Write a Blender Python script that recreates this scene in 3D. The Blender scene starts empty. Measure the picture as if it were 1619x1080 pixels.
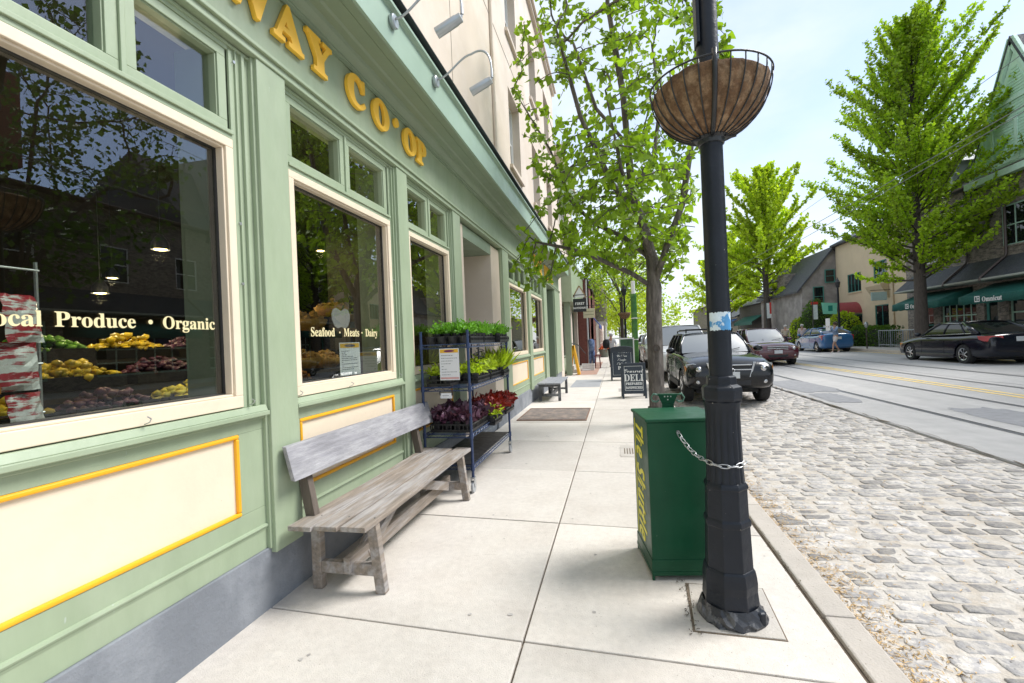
import bpy, bmesh, math, random
import numpy as np
from mathutils import Vector, Matrix
R = math.radians
random.seed(7); rng = np.random.default_rng(11)
sc = bpy.context.scene; COL = sc.collection

# ------------------------------------------------------------------ camera
cd = bpy.data.cameras.new('camera'); cam = bpy.data.objects.new('camera', cd); COL.objects.link(cam)
sc.camera = cam
cd.sensor_width = 36; cd.lens = 728 * 36 / 1619; cd.clip_start = 0.05; cd.clip_end = 3000
_y, _r = R(12.7), R(2.4)
fw = Vector((-math.sin(_y), math.cos(_y), 0)); rt = Vector((math.cos(_y), math.sin(_y), 0)); up = Vector((0, 0, 1))
r2 = rt * math.cos(_r) - up * math.sin(_r); u2 = rt * math.sin(_r) + up * math.cos(_r)
M = Matrix((r2, u2, -fw)).transposed().to_4x4(); M.translation = Vector((0, 0, 1.55)); cam.matrix_world = M
# ------------------------------------------------------------------ sky, sun, exposure
SUN_EL, SUN_AZ = 50, 66          # azimuth measured from +Y towards +X
w = bpy.data.worlds.new('World'); sc.world = w; w.use_nodes = True
nt = w.node_tree; nt.nodes.clear()
def N(nt, t, **k):
    n = nt.nodes.new(t)
    for a, b in k.items():
        if a.startswith('_'): n.inputs[a[1:].replace('_', ' ')].default_value = b
        else: setattr(n, a, b)
    return n
out = N(nt, 'ShaderNodeOutputWorld'); bg = N(nt, 'ShaderNodeBackground'); bg.inputs[1].default_value = 0.115
sky = N(nt, 'ShaderNodeTexSky'); sky.sky_type = 'NISHITA'; sky.sun_disc = False
sky.sun_elevation = R(SUN_EL); sky.sun_rotation = R(SUN_AZ); sky.air_density = 1.0; sky.dust_density = 0.6
tc = N(nt, 'ShaderNodeTexCoord'); mp = N(nt, 'ShaderNodeMapping'); mp.inputs['Scale'].default_value = (1.0, 1.0, 2.2)
mp.inputs['Location'].default_value = (0.35, 0.1, 0.0)
no = N(nt, 'ShaderNodeTexNoise'); no.inputs['Scale'].default_value = 1.7; no.inputs['Detail'].default_value = 7; no.inputs['Roughness'].default_value = .55
cr = N(nt, 'ShaderNodeValToRGB'); cr.color_ramp.elements[0].position = .36; cr.color_ramp.elements[1].position = .60
cr.color_ramp.elements[0].color = (.42, .42, .42, 1); cr.color_ramp.elements[1].color = (1, 1, 1, 1)
mx = N(nt, 'ShaderNodeMix', data_type='RGBA'); mx.inputs['B'].default_value = (5.35, 5.85, 6.35, 1)
bst = N(nt, 'ShaderNodeMix', data_type='RGBA', blend_type='MULTIPLY'); bst.inputs['Factor'].default_value = 1; bst.inputs['B'].default_value = (1.18, 1.25, 1.42, 1)
L = nt.links.new
L(tc.outputs['Generated'], mp.inputs[0]); L(mp.outputs[0], no.inputs['Vector']); L(no.outputs['Fac'], cr.inputs[0])
dt = N(nt, 'ShaderNodeVectorMath', operation='DOT_PRODUCT'); dt.inputs[1].default_value = (.85, .45, .28)   # a clear blue gap in the cloud over the far side of the street
gap = N(nt, 'ShaderNodeMapRange'); gap.inputs['From Min'].default_value = .90; gap.inputs['From Max'].default_value = .985; gap.inputs['To Min'].default_value = 1; gap.inputs['To Max'].default_value = .12
mg = N(nt, 'ShaderNodeMath', operation='MULTIPLY'); L(tc.outputs['Generated'], dt.inputs[0]); L(dt.outputs['Value'], gap.inputs['Value']); L(gap.outputs[0], mg.inputs[1]); L(cr.outputs[0], mg.inputs[0]); L(mg.outputs[0], mx.inputs['Factor']); L(sky.outputs[0], bst.inputs['A']); L(bst.outputs['Result'], mx.inputs['A']); L(mx.outputs['Result'], bg.inputs[0]); L(bg.outputs[0], out.inputs[0])
sl = bpy.data.lights.new('sun', 'SUN'); sun = bpy.data.objects.new('sun', sl); COL.objects.link(sun)
sl.energy = 3.0; sl.angle = R(26); sl.color = (1, .975, .935)
sd = Vector((math.sin(R(SUN_AZ)) * math.cos(R(SUN_EL)), math.cos(R(SUN_AZ)) * math.cos(R(SUN_EL)), math.sin(R(SUN_EL))))
sun.rotation_euler = sd.to_track_quat('Z', 'Y').to_euler()
sc.view_settings.view_transform = 'Standard'; sc.view_settings.look = 'None'; sc.view_settings.gamma = 1
sc.view_settings.exposure = 0.70; sc.view_settings.use_curve_mapping = False
sc.cycles.max_bounces = 8; sc.cycles.transparent_max_bounces = 12; sc.cycles.use_denoising = True
sc.cycles.caustics_reflective = False; sc.cycles.caustics_refractive = False

# ------------------------------------------------------------------ materials
_m = {}
def mat(name, col, rough=.6, var=.12, scale=6, bump=.0, bscale=60, metal=0, spec=.5, stretch=(1, 1, 1), tone=0, spots=None, coat=0, emit=None, trans=0, col2=None, c2pos=(.45, .6), c2scale=3, c2stretch=None):
    if name in _m: return _m[name]
    m = bpy.data.materials.new(name); m.use_nodes = True; nt = m.node_tree; b = nt.nodes['Principled BSDF']; L = nt.links.new
    b.inputs['Roughness'].default_value = rough; b.inputs['Metallic'].default_value = metal; b.inputs['Specular IOR Level'].default_value = spec
    b.inputs['Coat Weight'].default_value = coat; b.inputs['Coat Roughness'].default_value = .05
    c = (*col, 1)
    tc = N(nt, 'ShaderNodeTexCoord'); mp = N(nt, 'ShaderNodeMapping'); mp.inputs['Scale'].default_value = stretch
    L(tc.outputs['Object'], mp.inputs[0])
    cur = None
    def noise(s, d=5, r=.6, v=mp):
        n = N(nt, 'ShaderNodeTexNoise'); n.inputs['Scale'].default_value = s; n.inputs['Detail'].default_value = d; n.inputs['Roughness'].default_value = r
        L(v.outputs[0], n.inputs['Vector']); return n
    def mixc(f, a, bcol, mode='MIX'):
        x = N(nt, 'ShaderNodeMix', data_type='RGBA', blend_type=mode)
        if isinstance(f, float): x.inputs['Factor'].default_value = f
        else: L(f, x.inputs['Factor'])
        for s, v in (('A', a), ('B', bcol)):
            if isinstance(v, tuple): x.inputs[s].default_value = v
            else: L(v, x.inputs[s])
        return x.outputs['Result']
    def ramp(src, p0, p1, v0=0, v1=1):
        r = N(nt, 'ShaderNodeMapRange'); r.inputs['From Min'].default_value = p0; r.inputs['From Max'].default_value = p1
        r.inputs['To Min'].default_value = v0; r.inputs['To Max'].default_value = v1; L(src, r.inputs['Value']); return r.outputs[0]
    cur = c
    if col2 is not None:
        v = mp
        if c2stretch:
            v = N(nt, 'ShaderNodeMapping'); v.inputs['Scale'].default_value = c2stretch; L(tc.outputs['Object'], v.inputs[0])
        n2 = noise(c2scale, 6, .65, v); cur = mixc(ramp(n2.outputs['Fac'], *c2pos), cur, (*col2, 1))
    n1 = noise(scale)
    g = ramp(n1.outputs['Fac'], .25, .75, 1 - var, 1 + var)
    if tone:
        a = N(nt, 'ShaderNodeAttribute', attribute_name='tone'); t = ramp(a.outputs['Fac'], 0, 1, 1 - tone, 1 + tone)
        mu = N(nt, 'ShaderNodeMath', operation='MULTIPLY'); L(g, mu.inputs[0]); L(t, mu.inputs[1]); g = mu.outputs[0]
    vm = N(nt, 'ShaderNodeVectorMath', operation='SCALE')
    if isinstance(cur, tuple): vm.inputs[0].default_value = cur[:3]
    else: L(cur, vm.inputs[0])
    L(g, vm.inputs['Scale']); cur = vm.outputs[0]
    if spots:
        sc_, thr, scol = spots
        n3 = noise(sc_, 2, .5); cur = mixc(ramp(n3.outputs['Fac'], thr, thr + .04), cur, (*scol, 1))
    L(cur, b.inputs['Base Color'])
    if rough < .9:
        L(ramp(noise(scale * 2.3).outputs['Fac'], .3, .7, max(.02, rough * .8), min(1, rough * 1.2)), b.inputs['Roughness'])
    if bump:
        bn = N(nt, 'ShaderNodeBump'); bn.inputs['Strength'].default_value = bump; bn.inputs['Distance'].default_value = .01
        L(noise(bscale, 4, .6).outputs['Fac'], bn.inputs['Height']); L(bn.outputs[0], b.inputs['Normal'])
    if emit:
        b.inputs['Emission Color'].default_value = (*emit[0], 1); b.inputs['Emission Strength'].default_value = emit[1]
    if trans:
        tr = N(nt, 'ShaderNodeBsdfTranslucent'); tb = mixc(1.0, cur, (1.25, 1.3, .55, 1), 'MULTIPLY'); L(tb, tr.inputs[0])
        ms = N(nt, 'ShaderNodeMixShader'); ms.inputs[0].default_value = trans
        L(b.outputs[0], ms.inputs[1]); L(tr.outputs[0], ms.inputs[2]); L(ms.outputs[0], nt.nodes['Material Output'].inputs[0])
    _m[name] = m; return m
def glassmat(name, ior=1.5, tint=(.9, .93, .9), boost=1.0, dark=None, rgh=0.0):
    m = bpy.data.materials.new(name); m.use_nodes = True; nt = m.node_tree; nt.nodes.clear(); L = nt.links.new
    o = N(nt, 'ShaderNodeOutputMaterial'); ms = N(nt, 'ShaderNodeMixShader'); gl = N(nt, 'ShaderNodeBsdfGlossy'); gl.inputs['Roughness'].default_value = rgh
    if dark: tr = N(nt, 'ShaderNodeBsdfDiffuse'); tr.inputs[0].default_value = (*dark, 1)
    else: tr = N(nt, 'ShaderNodeBsdfTransparent'); tr.inputs[0].default_value = (*tint, 1)
    fr = N(nt, 'ShaderNodeFresnel'); fr.inputs[0].default_value = ior
    mu = N(nt, 'ShaderNodeMath', operation='MULTIPLY'); mu.inputs[1].default_value = boost; mu.use_clamp = True
    ge = N(nt, 'ShaderNodeNewGeometry'); mb = N(nt, 'ShaderNodeMix', data_type='FLOAT'); mb.inputs['B'].default_value = .05
    L(fr.outputs[0], mu.inputs[0]); L(ge.outputs['Backfacing'], mb.inputs['Factor']); L(mu.outputs[0], mb.inputs['A']); L(mb.outputs['Result'], ms.inputs[0]); L(tr.outputs[0], ms.inputs[1]); L(gl.outputs[0], ms.inputs[2]); L(ms.outputs[0], o.inputs[0])
    return m

GREEN = mat('sage_paint', (.315, .385, .258), .42, .06, 9, .18, 22, stretch=(1, 1, .35), col2=(.345, .41, .285), c2scale=1.6, spots=(34, .755, (.40, .46, .38)))
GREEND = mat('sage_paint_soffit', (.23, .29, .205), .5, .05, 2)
CREAM = mat('cream_paint', (.76, .65, .50), .5, .05, 5, .12, 24, spots=(30, .76, (.55, .45, .33)))
YEL = mat('yellow_paint', (.86, .42, .015), .4, .06, 4, .1, 40)
ORL = mat('amber_letter', (1.0, .58, .06), .4, .04, 5)
GREY = mat('grey_plinth', (.20, .215, .24), .75, .12, 3, .5, 45, col2=(.24, .255, .28))
STUC = mat('cream_stucco', (.66, .56, .46), .85, .06, 1.2, .25, 40, col2=(.73, .63, .54), c2scale=.5)
METG = mat('metal_grey', (.42, .45, .47), .35, .08, 8, metal=.6)
DARK = mat('dark_metal', (.022, .025, .030), .35, .3, 12, .1, 50)
BLK = mat('black_paint', (.02, .022, .026), .38, .3, 9, .15, 40)
POLE = mat('lamp_post_paint', (.010, .0135, .021), .40, .3, 6, .25, 30, spec=.32, spots=(38, .74, (.35, .33, .3)))
WOOD = mat('weathered_wood', (.27, .225, .185), .8, .35, 6, .5, 30, stretch=(6, .5, 6), col2=(.36, .335, .32), c2scale=3, c2stretch=(4, .5, 4))
WOODG = mat('silvered_wood', (.27, .265, .285), .75, .28, 6, .4, 30, stretch=(6, .6, 6), col2=(.36, .355, .37), c2scale=2.5, c2stretch=(3, .8, 3))
WOODD = mat('dark_wood', (.13, .105, .085), .8, .3, 7, .4, 30, stretch=(5, 5, .6))
CONC = mat('sidewalk_concrete', (.63, .585, .53), .85, .085, 22, .45, 130, tone=.09, spots=(75, .70, (.36, .32, .27)), col2=(.575, .525, .47), c2scale=2.2, c2pos=(.40, .66))
CONC2 = mat('patch_concrete', (.52, .48, .43), .88, .16, 6, .5, 90, spots=(70, .70, (.33, .27, .22)))
KERB = mat('kerb_stone', (.52, .47, .415), .85, .12, 4, .5, 70, tone=.08, spots=(55, .68, (.30, .25, .2)))
JOINT = mat('joint_dirt', (.16, .125, .09), .95, .4, 20, .5, 60)
ASPH = mat('asphalt', (.40, .39, .38), .9, .10, 3, .6, 120, col2=(.47, .455, .44), c2scale=.6, c2stretch=(1, .15, 1), spots=(140, .70, (.24, .24, .245)))
ASPHD = mat('asphalt_patch', (.27, .27, .28), .9, .18, 7, .5, 100)
STONE = mat('cobble_stone', (.345, .33, .325), .85, .22, 30, .7, 70, spec=.3, tone=.34, col2=(.505, .47, .43), c2pos=(.43, .55), c2scale=17, spots=(60, .68, (.20, .19, .18)))
MORT = mat('cobble_mortar', (.60, .555, .50), .9, .22, 40, .8, 70, col2=(.50, .44, .37), c2scale=5)
LEAF_STRAW = mat('straw_litter', (.50, .33, .14), .9, .3, 30, tone=.5)
RAIL = mat('rail_steel', (.17, .175, .19), .4, .2, 8, metal=.5)
YLINE = mat('road_paint_yellow', (.80, .56, .14), .8, .2, 9, col2=(.60, .50, .30), c2scale=8)
BOXG = mat('news_box_green', (.006, .066, .030), .42, .2, 3, .15, 20, spec=.28, spots=(45, .765, (.25, .3, .27)))
TYEL = mat('lettering_yellow', (.80, .72, .02), .5, .03, 5)
TCRM = mat('lettering_cream', (.72, .63, .36), .6, .02, 5)
TWHT = mat('lettering_white', (.80, .80, .78), .7, .05, 15)
SLATEB = mat('chalkboard', (.045, .058, .078), .7, .25, 12)
COIR = mat('coco_fibre', (.15, .085, .045), .95, .40, 30, 1.0, 40, col2=(.30, .20, .12), c2scale=16, c2pos=(.46, .64))
WHT = mat('white_paint', (.75, .75, .74), .5, .05, 4)
BARK = mat('bark', (.095, .083, .073), .95, .4, 9, 1.0, 30, stretch=(2, 2, .5), col2=(.16, .14, .125), c2scale=6)
BARK2 = mat('bark_dark', (.085, .07, .06), .95, .35, 9, 1.0, 30, stretch=(2, 2, .5))
LF1 = mat('leaf_spring', (.235, .365, .026), .5, .16, 4, tone=.46, trans=.50)
LF2 = mat('leaf_lime', (.42, .53, .035), .55, .15, 2, tone=.38, trans=.48)
LF3 = mat('leaf_deep', (.085, .17, .02), .55, .2, 2, tone=.4, trans=.35)
LF4 = mat('leaf_plant', (.15, .36, .03), .5, .15, 6, tone=.35, trans=.40)
LFP = mat('leaf_purple', (.085, .032, .06), .5, .2, 9, tone=.5, trans=.15)
LFR = mat('leaf_red', (.22, .018, .014), .5, .2, 9, tone=.5, trans=.25)
BLUEM = mat('blue_steel', (.022, .042, .11), .35, .2, 8, metal=.2)
TRAY = mat('black_tray', (.014, .014, .016), .45, .2, 6)
RUB = mat('rubber', (.02, .02, .021), .8, .2, 9)
CHR = mat('chrome', (.62, .63, .65), .18, .05, 8, metal=1)
GALV = mat('galvanised', (.50, .51, .52), .35, .15, 30, metal=.8)
BRICK = mat('brick_red', (.20, .075, .06), .9, .2, 9, .5, 40)
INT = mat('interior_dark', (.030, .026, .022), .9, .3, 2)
INTS = mat('interior_sage', (.23, .28, .20), .7, .06, 2)
GLASS = glassmat('shop_glass', 1.62, (.86, .89, .86), 1.9)
GLASSD = glassmat('window_dark_glass', 1.6, dark=(.012, .016, .016), boost=1.2)
CARG = glassmat('car_glass', 1.8, dark=(.10, .11, .11), boost=3.6, rgh=.30)
CARS = glassmat('car_side_glass', 1.55, dark=(.012, .015, .015), boost=1.2, rgh=.08)

# ------------------------------------------------------------------ mesh helpers
class MB:
    def __init__(s): s.v = []; s.f = []; s.t = []; s.m = []
    def add(s, vs, fs, tone=.5, mi=0):
        o = len(s.v); s.v += [tuple(x) for x in vs]; s.f += [tuple(i + o for i in f) for f in fs]; s.t += [tone] * len(fs); s.m += [mi] * len(fs); return s
    def box(s, x0, x1, y0, y1, z0, z1, mtx=None, tone=.5, mi=0):
        vs = [Vector((x, y, z)) for z in (z0, z1) for x, y in ((x0, y0), (x1, y0), (x1, y1), (x0, y1))]
        if mtx: vs = [mtx @ v for v in vs]
        return s.add(vs, [(3, 2, 1, 0), (4, 5, 6, 7), (0, 1, 5, 4), (1, 2, 6, 5), (2, 3, 7, 6), (3, 0, 4, 7)], tone, mi)
    def prism(s, poly, a0, a1, axis='y', tone=.5, mtx=None, mi=0):
        n = len(poly); mk = {'y': lambda p, a: (p[0], a, p[1]), 'x': lambda p, a: (a, p[0], p[1]), 'z': lambda p, a: (p[0], p[1], a)}[axis]
        vs = [Vector(mk(p, a)) for a in (a0, a1) for p in poly]
        if mtx: vs = [mtx @ v for v in vs]
        return s.add(vs, [tuple(range(n))[::-1], tuple(range(n, 2 * n))] + [(i, (i + 1) % n, n + (i + 1) % n, n + i) for i in range(n)], tone, mi)
    def beam(s, a, b, wx, wz, upv=(0, 0, 1), tone=.5):
        a, b = Vector(a), Vector(b); d = (b - a).normalized(); u = Vector(upv); r = d.cross(u).normalized(); u = r.cross(d)
        vs = [p + r * i * wx / 2 + u * j * wz / 2 for p in (a, b) for i, j in ((-1, -1), (1, -1), (1, 1), (-1, 1))]
        return s.add(vs, [(3, 2, 1, 0), (4, 5, 6, 7), (0, 1, 5, 4), (1, 2, 6, 5), (2, 3, 7, 6), (3, 0, 4, 7)], tone)
    def tube(s, pts, rad, n=8, closed=False, caps=True, tone=.5):
        pts = [Vector(p) for p in pts]; k = len(pts); rad = rad if hasattr(rad, '__len__') else [rad] * k
        vs = []; prev = None
        for i, p in enumerate(pts):
            if closed: d = pts[(i + 1) % k] - pts[i - 1]
            else: d = pts[min(i + 1, k - 1)] - pts[max(i - 1, 0)]
            d = d.normalized() if d.length > 1e-9 else Vector((0, 0, 1))
            if prev is None:
                a = Vector((0, 0, 1)) if abs(d.z) < .9 else Vector((1, 0, 0)); u = d.cross(a).normalized()
            else: u = (prev - d * prev.dot(d)); u = u.normalized() if u.length > 1e-6 else d.orthogonal().normalized()
            prev = u; w_ = d.cross(u)
            vs += [p + (u * math.cos(2 * math.pi * j / n) + w_ * math.sin(2 * math.pi * j / n)) * rad[i] for j in range(n)]
        fs = []
        for i in range(k if closed else k - 1):
            a, b = i * n, ((i + 1) % k) * n
            fs += [(a + j, a + (j + 1) % n, b + (j + 1) % n, b + j) for j in range(n)]
        if caps and not closed: fs += [tuple(range(n))[::-1], tuple((k - 1) * n + j for j in range(n))]
        return s.add(vs, fs, tone)
    def lathe(s, prof, n=24, c=(0, 0, 0), axis='z', ph=0, cap=True, tone=.5):
        c = Vector(c); vs = []
        for r, z in prof:
            for j in range(n):
                a = 2 * math.pi * j / n + ph; x, y = r * math.cos(a), r * math.sin(a)
                vs.append(c + (Vector((x, y, z)) if axis == 'z' else Vector((z, x, y)) if axis == 'x' else Vector((y, z, x))))
        k = len(prof); fs = [(i * n + j, i * n + (j + 1) % n, (i + 1) * n + (j + 1) % n, (i + 1) * n + j) for i in range(k - 1) for j in range(n)]
        if cap: fs += [tuple(range(n))[::-1], tuple((k - 1) * n + j for j in range(n))]
        return s.add(vs, fs, tone)
    def grid(s, pts, tone=.5):                     # pts[i][j]
        h, w_ = len(pts), len(pts[0]); return s.add([p for r in pts for p in r], [(i * w_ + j, i * w_ + j + 1, (i + 1) * w_ + j + 1, (i + 1) * w_ + j) for i in range(h - 1) for j in range(w_ - 1)], tone)
    def build(s, name, m, parent=None, bevel=0, smooth=False, seg=2, sub=0, solid=0):
        me = bpy.data.meshes.new(name); me.from_pydata(s.v, [], s.f)
        for mm in (m if isinstance(m, (list, tuple)) else [m]): me.materials.append(mm)
        if any(s.m): me.polygons.foreach_set('material_index', s.m)
        a = me.attributes.new('tone', 'FLOAT', 'FACE'); a.data.foreach_set('value', s.t)
        if smooth is True: me.polygons.foreach_set('use_smooth', [True] * len(s.f))
        o = bpy.data.objects.new(name, me); COL.objects.link(o)
        if smooth == 'auto': me.polygons.foreach_set('use_smooth', [True] * len(s.f)); me.set_sharp_from_angle(angle=R(35))
        if solid: q = o.modifiers.new('s', 'SOLIDIFY'); q.thickness = solid; q.offset = 0
        if bevel:
            q = o.modifiers.new('b', 'BEVEL'); q.width = bevel; q.segments = seg; q.limit_method = 'ANGLE'; q.angle_limit = R(40)
        if sub: q = o.modifiers.new('u', 'SUBSURF'); q.levels = sub; q.render_levels = sub
        if parent: o.parent = parent
        return o
def fast(name, V, F, tone, m, parent=None, smooth=False):      # V (n,3), F (k,c) same-size faces
    V = np.asarray(V, np.float32); F = np.asarray(F, np.int32); k, c = F.shape
    me = bpy.data.meshes.new(name); me.vertices.add(len(V)); me.vertices.foreach_set('co', V.ravel())
    me.loops.add(k * c); me.loops.foreach_set('vertex_index', F.ravel()); me.polygons.add(k)
    me.polygons.foreach_set('loop_start', np.arange(0, k * c, c, dtype=np.int32)); me.polygons.foreach_set('loop_total', np.full(k, c, np.int32))
    me.update(calc_edges=True); me.materials.append(m)
    a = me.attributes.new('tone', 'FLOAT', 'FACE'); a.data.foreach_set('value', np.asarray(tone, np.float32))
    if smooth: me.polygons.foreach_set('use_smooth', np.ones(k, bool))
    o = bpy.data.objects.new(name, me); COL.objects.link(o)
    if parent: o.parent = parent
    return o
def tag(o, label=None, cat=None, group=None, kind=None):
    if label: o['label'] = label
    if cat: o['category'] = cat
    if group: o['group'] = group
    if kind: o['kind'] = kind
    return o
def thing(name, label, cat, loc=(0, 0, 0), rz=0, group=None):
    o = bpy.data.objects.new(name, None); o.empty_display_size = .1; COL.objects.link(o); o.location = loc; o.rotation_euler = (0, 0, rz)
    return tag(o, label, cat, group)
def S(o): return tag(o, kind='structure')
def copy_tree(o, parent=None):
    c = o.copy(); COL.objects.link(c); c.parent = parent
    for ch in list(o.children): copy_tree(ch, c)
    return c
def B(x0, x1, y0, y1, z0, z1): return MB().box(x0, x1, y0, y1, z0, z1)
BU, BL_, SB = 0x1D400, 0x1D41A, None
def mathtxt(s, up0=0x1D400, lo0=0x1D41A):
    return ''.join(chr(up0 + ord(c) - 65) if 'A' <= c <= 'Z' else chr(lo0 + ord(c) - 97) if 'a' <= c <= 'z' else c for c in s)
def text(name, body, m, mtx, size, parent=None, ext=.002, off=0, ax='LEFT', sx=1, space=1, sty='serif', bev=0):
    cu = bpy.data.curves.new(name, 'FONT')
    cu.body = {'serif': lambda b: mathtxt(b), 'sansbi': lambda b: mathtxt(b, 0x1D63C, 0x1D656), 'sansb': lambda b: mathtxt(b, 0x1D5D4, 0x1D5EE), 'script': lambda b: mathtxt(b, 0x1D4D0, 0x1D4EA), 'plain': lambda b: b}[sty](body)
    cu.size = size; cu.extrude = ext; cu.offset = off; cu.align_x = ax; cu.space_character = space; cu.bevel_depth = bev; cu.materials.append(m)
    t_ = bpy.data.objects.new(name, cu); COL.objects.link(t_); dg = bpy.context.evaluated_depsgraph_get(); dg.update()
    me = bpy.data.meshes.new_from_object(t_.evaluated_get(dg)); bpy.data.objects.remove(t_); bpy.data.curves.remove(cu)
    o = bpy.data.objects.new(name, me); COL.objects.link(o); o.parent = parent
    o.matrix_local = mtx @ Matrix.Diagonal((sx, 1, 1, 1)); return o
def wallmtx(x, y, z): # text on a facade facing +X, reading towards +Y
    return Matrix(((0, 0, 1, x), (1, 0, 0, y), (0, 1, 0, z), (0, 0, 0, 1)))
def facemtx(x, y, z, nx, ny): # vertical plane whose outward normal is (nx,ny)
    n = Vector((nx, ny, 0)).normalized(); t = Vector((-n.y, n.x, 0))
    return Matrix(((t.x, 0, n.x, x), (t.y, 0, n.y, y), (0, 1, 0, z), (0, 0, 0, 1)))
def zr(x):
    P = [(1.2, -.12), (4.3, -.03), (12, .13), (60, .13)]
    return float(np.interp(x, [p[0] for p in P], [p[1] for p in P]))

#@@SETTING

# ================================================================== the setting
S(MB().grid([[(x, y, -.35) for x in (-900, -60, 60, 900)] for y in (-300, 0, 300, 1500)]).build('ground', mat('far_ground', (.10, .12, .07), .95, .2, .05)))
b = MB(); XS = [1.21, 4.3, 8, 12, 14.2]; YS = [-12, 0, 20, 60, 140, 400]
b.grid([[(x, y, zr(x) - .0300) for x in [1.1, 4.28]] for y in YS]); S(b.build('cobble_bed', MORT))
b = MB(); b.grid([[(x, y, zr(x)) for x in [4.28, 5.3, 7, 9, 12, 14.4]] for y in YS]); S(b.build('road', ASPH)); S(MB().prism([(4.272, zr(4.28) - .2), (4.285, zr(4.28) - .2), (4.285, zr(4.28) - .002), (4.272, zr(4.28) - .012)], -12, 400).build('road_edge', ASPH))
# cobble stones
b = MB(); y = 1.2
while y < 46:
    ph = random.uniform(.105, .15) if y < 20 else random.uniform(.16, .22); x = 1.24 + random.uniform(0, .1); 
    while x < 4.24:
        wd = random.uniform(.14, .30); wd = min(wd, 4.28 - x)
        if wd < .07: break
        g = random.uniform(.007, .018); x0, x1, y0, y1 = x + g, x + wd - g, y + g, y + ph - g
        j = lambda a=.013: random.uniform(-a, a)
        ring = [(x0 + j(), y0 + j()), ((x0 + x1) / 2 + j(.02), y0 - .004 + j(.006)), (x1 + j(), y0 + j()), (x1 + .004 + j(.006), (y0 + y1) / 2), (x1 + j(), y1 + j()), ((x0 + x1) / 2 + j(.02), y1 + .004 + j(.006)), (x0 + j(), y1 + j()), (x0 - .004 + j(.006), (y0 + y1) / 2)]
        cx, cy = sum(p[0] for p in ring) / 8, sum(p[1] for p in ring) / 8; z = zr(cx) - .031 + j(.003); h = random.uniform(.004, .008); tl, tm = j(.014), j(.014)
        f = lambda p, k, dz: (cx + (p[0] - cx) * k, cy + (p[1] - cy) * k, z + dz + (p[0] - cx) * tl + (p[1] - cy) * tm)
        cr_ = [.55, .93, 1.0]
        def rr(k, dz):
            o = []
            for i, p in enumerate(ring):
                kk = k * (.965 if i % 2 == 0 else 1); o.append(f(p, kk, dz))
            return o
        V = rr(1.0, -.022) + rr(.985, h * .35) + rr(.87, h * .9) + [f((cx, cy), 1, h * 1.15)]
        F = [(i + 8 * q, (i + 1) % 8 + 8 * q, (i + 1) % 8 + 8 * (q + 1), i + 8 * (q + 1)) for q in (0, 1) for i in range(8)] + [(16 + i, 16 + (i + 1) % 8, 24) for i in range(8)]
        b.add(V, F, random.choice([.0, .02, .12, .3, .42, .5, .55, .6, .65, .7, .75, .8, .9, 1.0])); x += wd
    y += ph
S(b.build('cobblestone_lane', STONE, smooth=True))
# rails in the street
for i, x in enumerate((5.33, 6.92, 8.62, 10.2)):
    b = MB(); b.grid([[(xx, y, zr(x) + .004) for xx in (x - .035, x + .035)] for y in (-12, 30, 400)]); S(b.build('tram_rail', RAIL))
    b = MB(); b.grid([[(xx, y, zr(x) + .0055) for xx in (x + .038, x + .075)] for y in (-12, 30, 400)]); S(b.build('rail_groove', mat('groove_dark', (.07, .07, .07), .9)))
for x in (7.62, 7.84):
    b = MB(); b.grid([[(xx, y, zr(x) + .005) for xx in (x, x + .11)] for y in (-12, 30, 400)]); S(b.build('centre_line', YLINE))
def blob(name, cx, cy, rx, ry, m, n=34, z=.004, seed=1, ang=0):
    r_ = random.Random(seed); P = [(cx, cy)]; q = []
    for i in range(n):
        a = 2 * math.pi * i / n; k = 1 + r_.uniform(-.10, .10); c_, s_ = math.cos(a), math.sin(a)
        e = .45; u, v = rx * k * math.copysign(abs(c_) ** e, c_), ry * k * math.copysign(abs(s_) ** e, s_); q.append((cx + u + v * ang, cy + v))
    b = MB(); b.add([(cx, cy, zr(cx) + z)] + [(p[0], p[1], zr(p[0]) + z) for p in q], [(0, 1 + i, 1 + (i + 1) % n) for i in range(n)]); return S(b.build(name, m))
blob('road_patch', 6.15, 8.6, .42, 1.3, ASPHD, seed=3); blob('road_patch', 4.95, 14.2, .5, 1.5, ASPHD, seed=4, z=.006); blob('road_patch', 4.75, 11.7, .3, .8, ASPHD, seed=9, z=.006); blob('road_patch', 9.5, 15, .5, 3, mat('asphalt_pale', (.42, .41, .40), .9, .1, 6), seed=6)
blob('road_patch', 11.3, 17.5, .9, 4.5, mat('asphalt_pale2', (.40, .39, .38), .9, .1, 6), seed=16)
b = MB(); r_ = random.Random(5); pts = [(4.3 + r_.uniform(-.035, .035), 1 + .22 * i) for i in range(150)]
for p, q in zip(pts, pts[1:]):
    wv = r_.uniform(.002, .012) if r_.random() < .8 else .02; b.add([(p[0] - wv, p[1], zr(4.3) + .006), (p[0] + wv, p[1], zr(4.3) + .006), (q[0] + wv, q[1], zr(4.3) + .006), (q[0] - wv, q[1], zr(4.3) + .006)], [(0, 1, 2, 3)])
S(b.build('road_edge_crack', JOINT))
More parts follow.
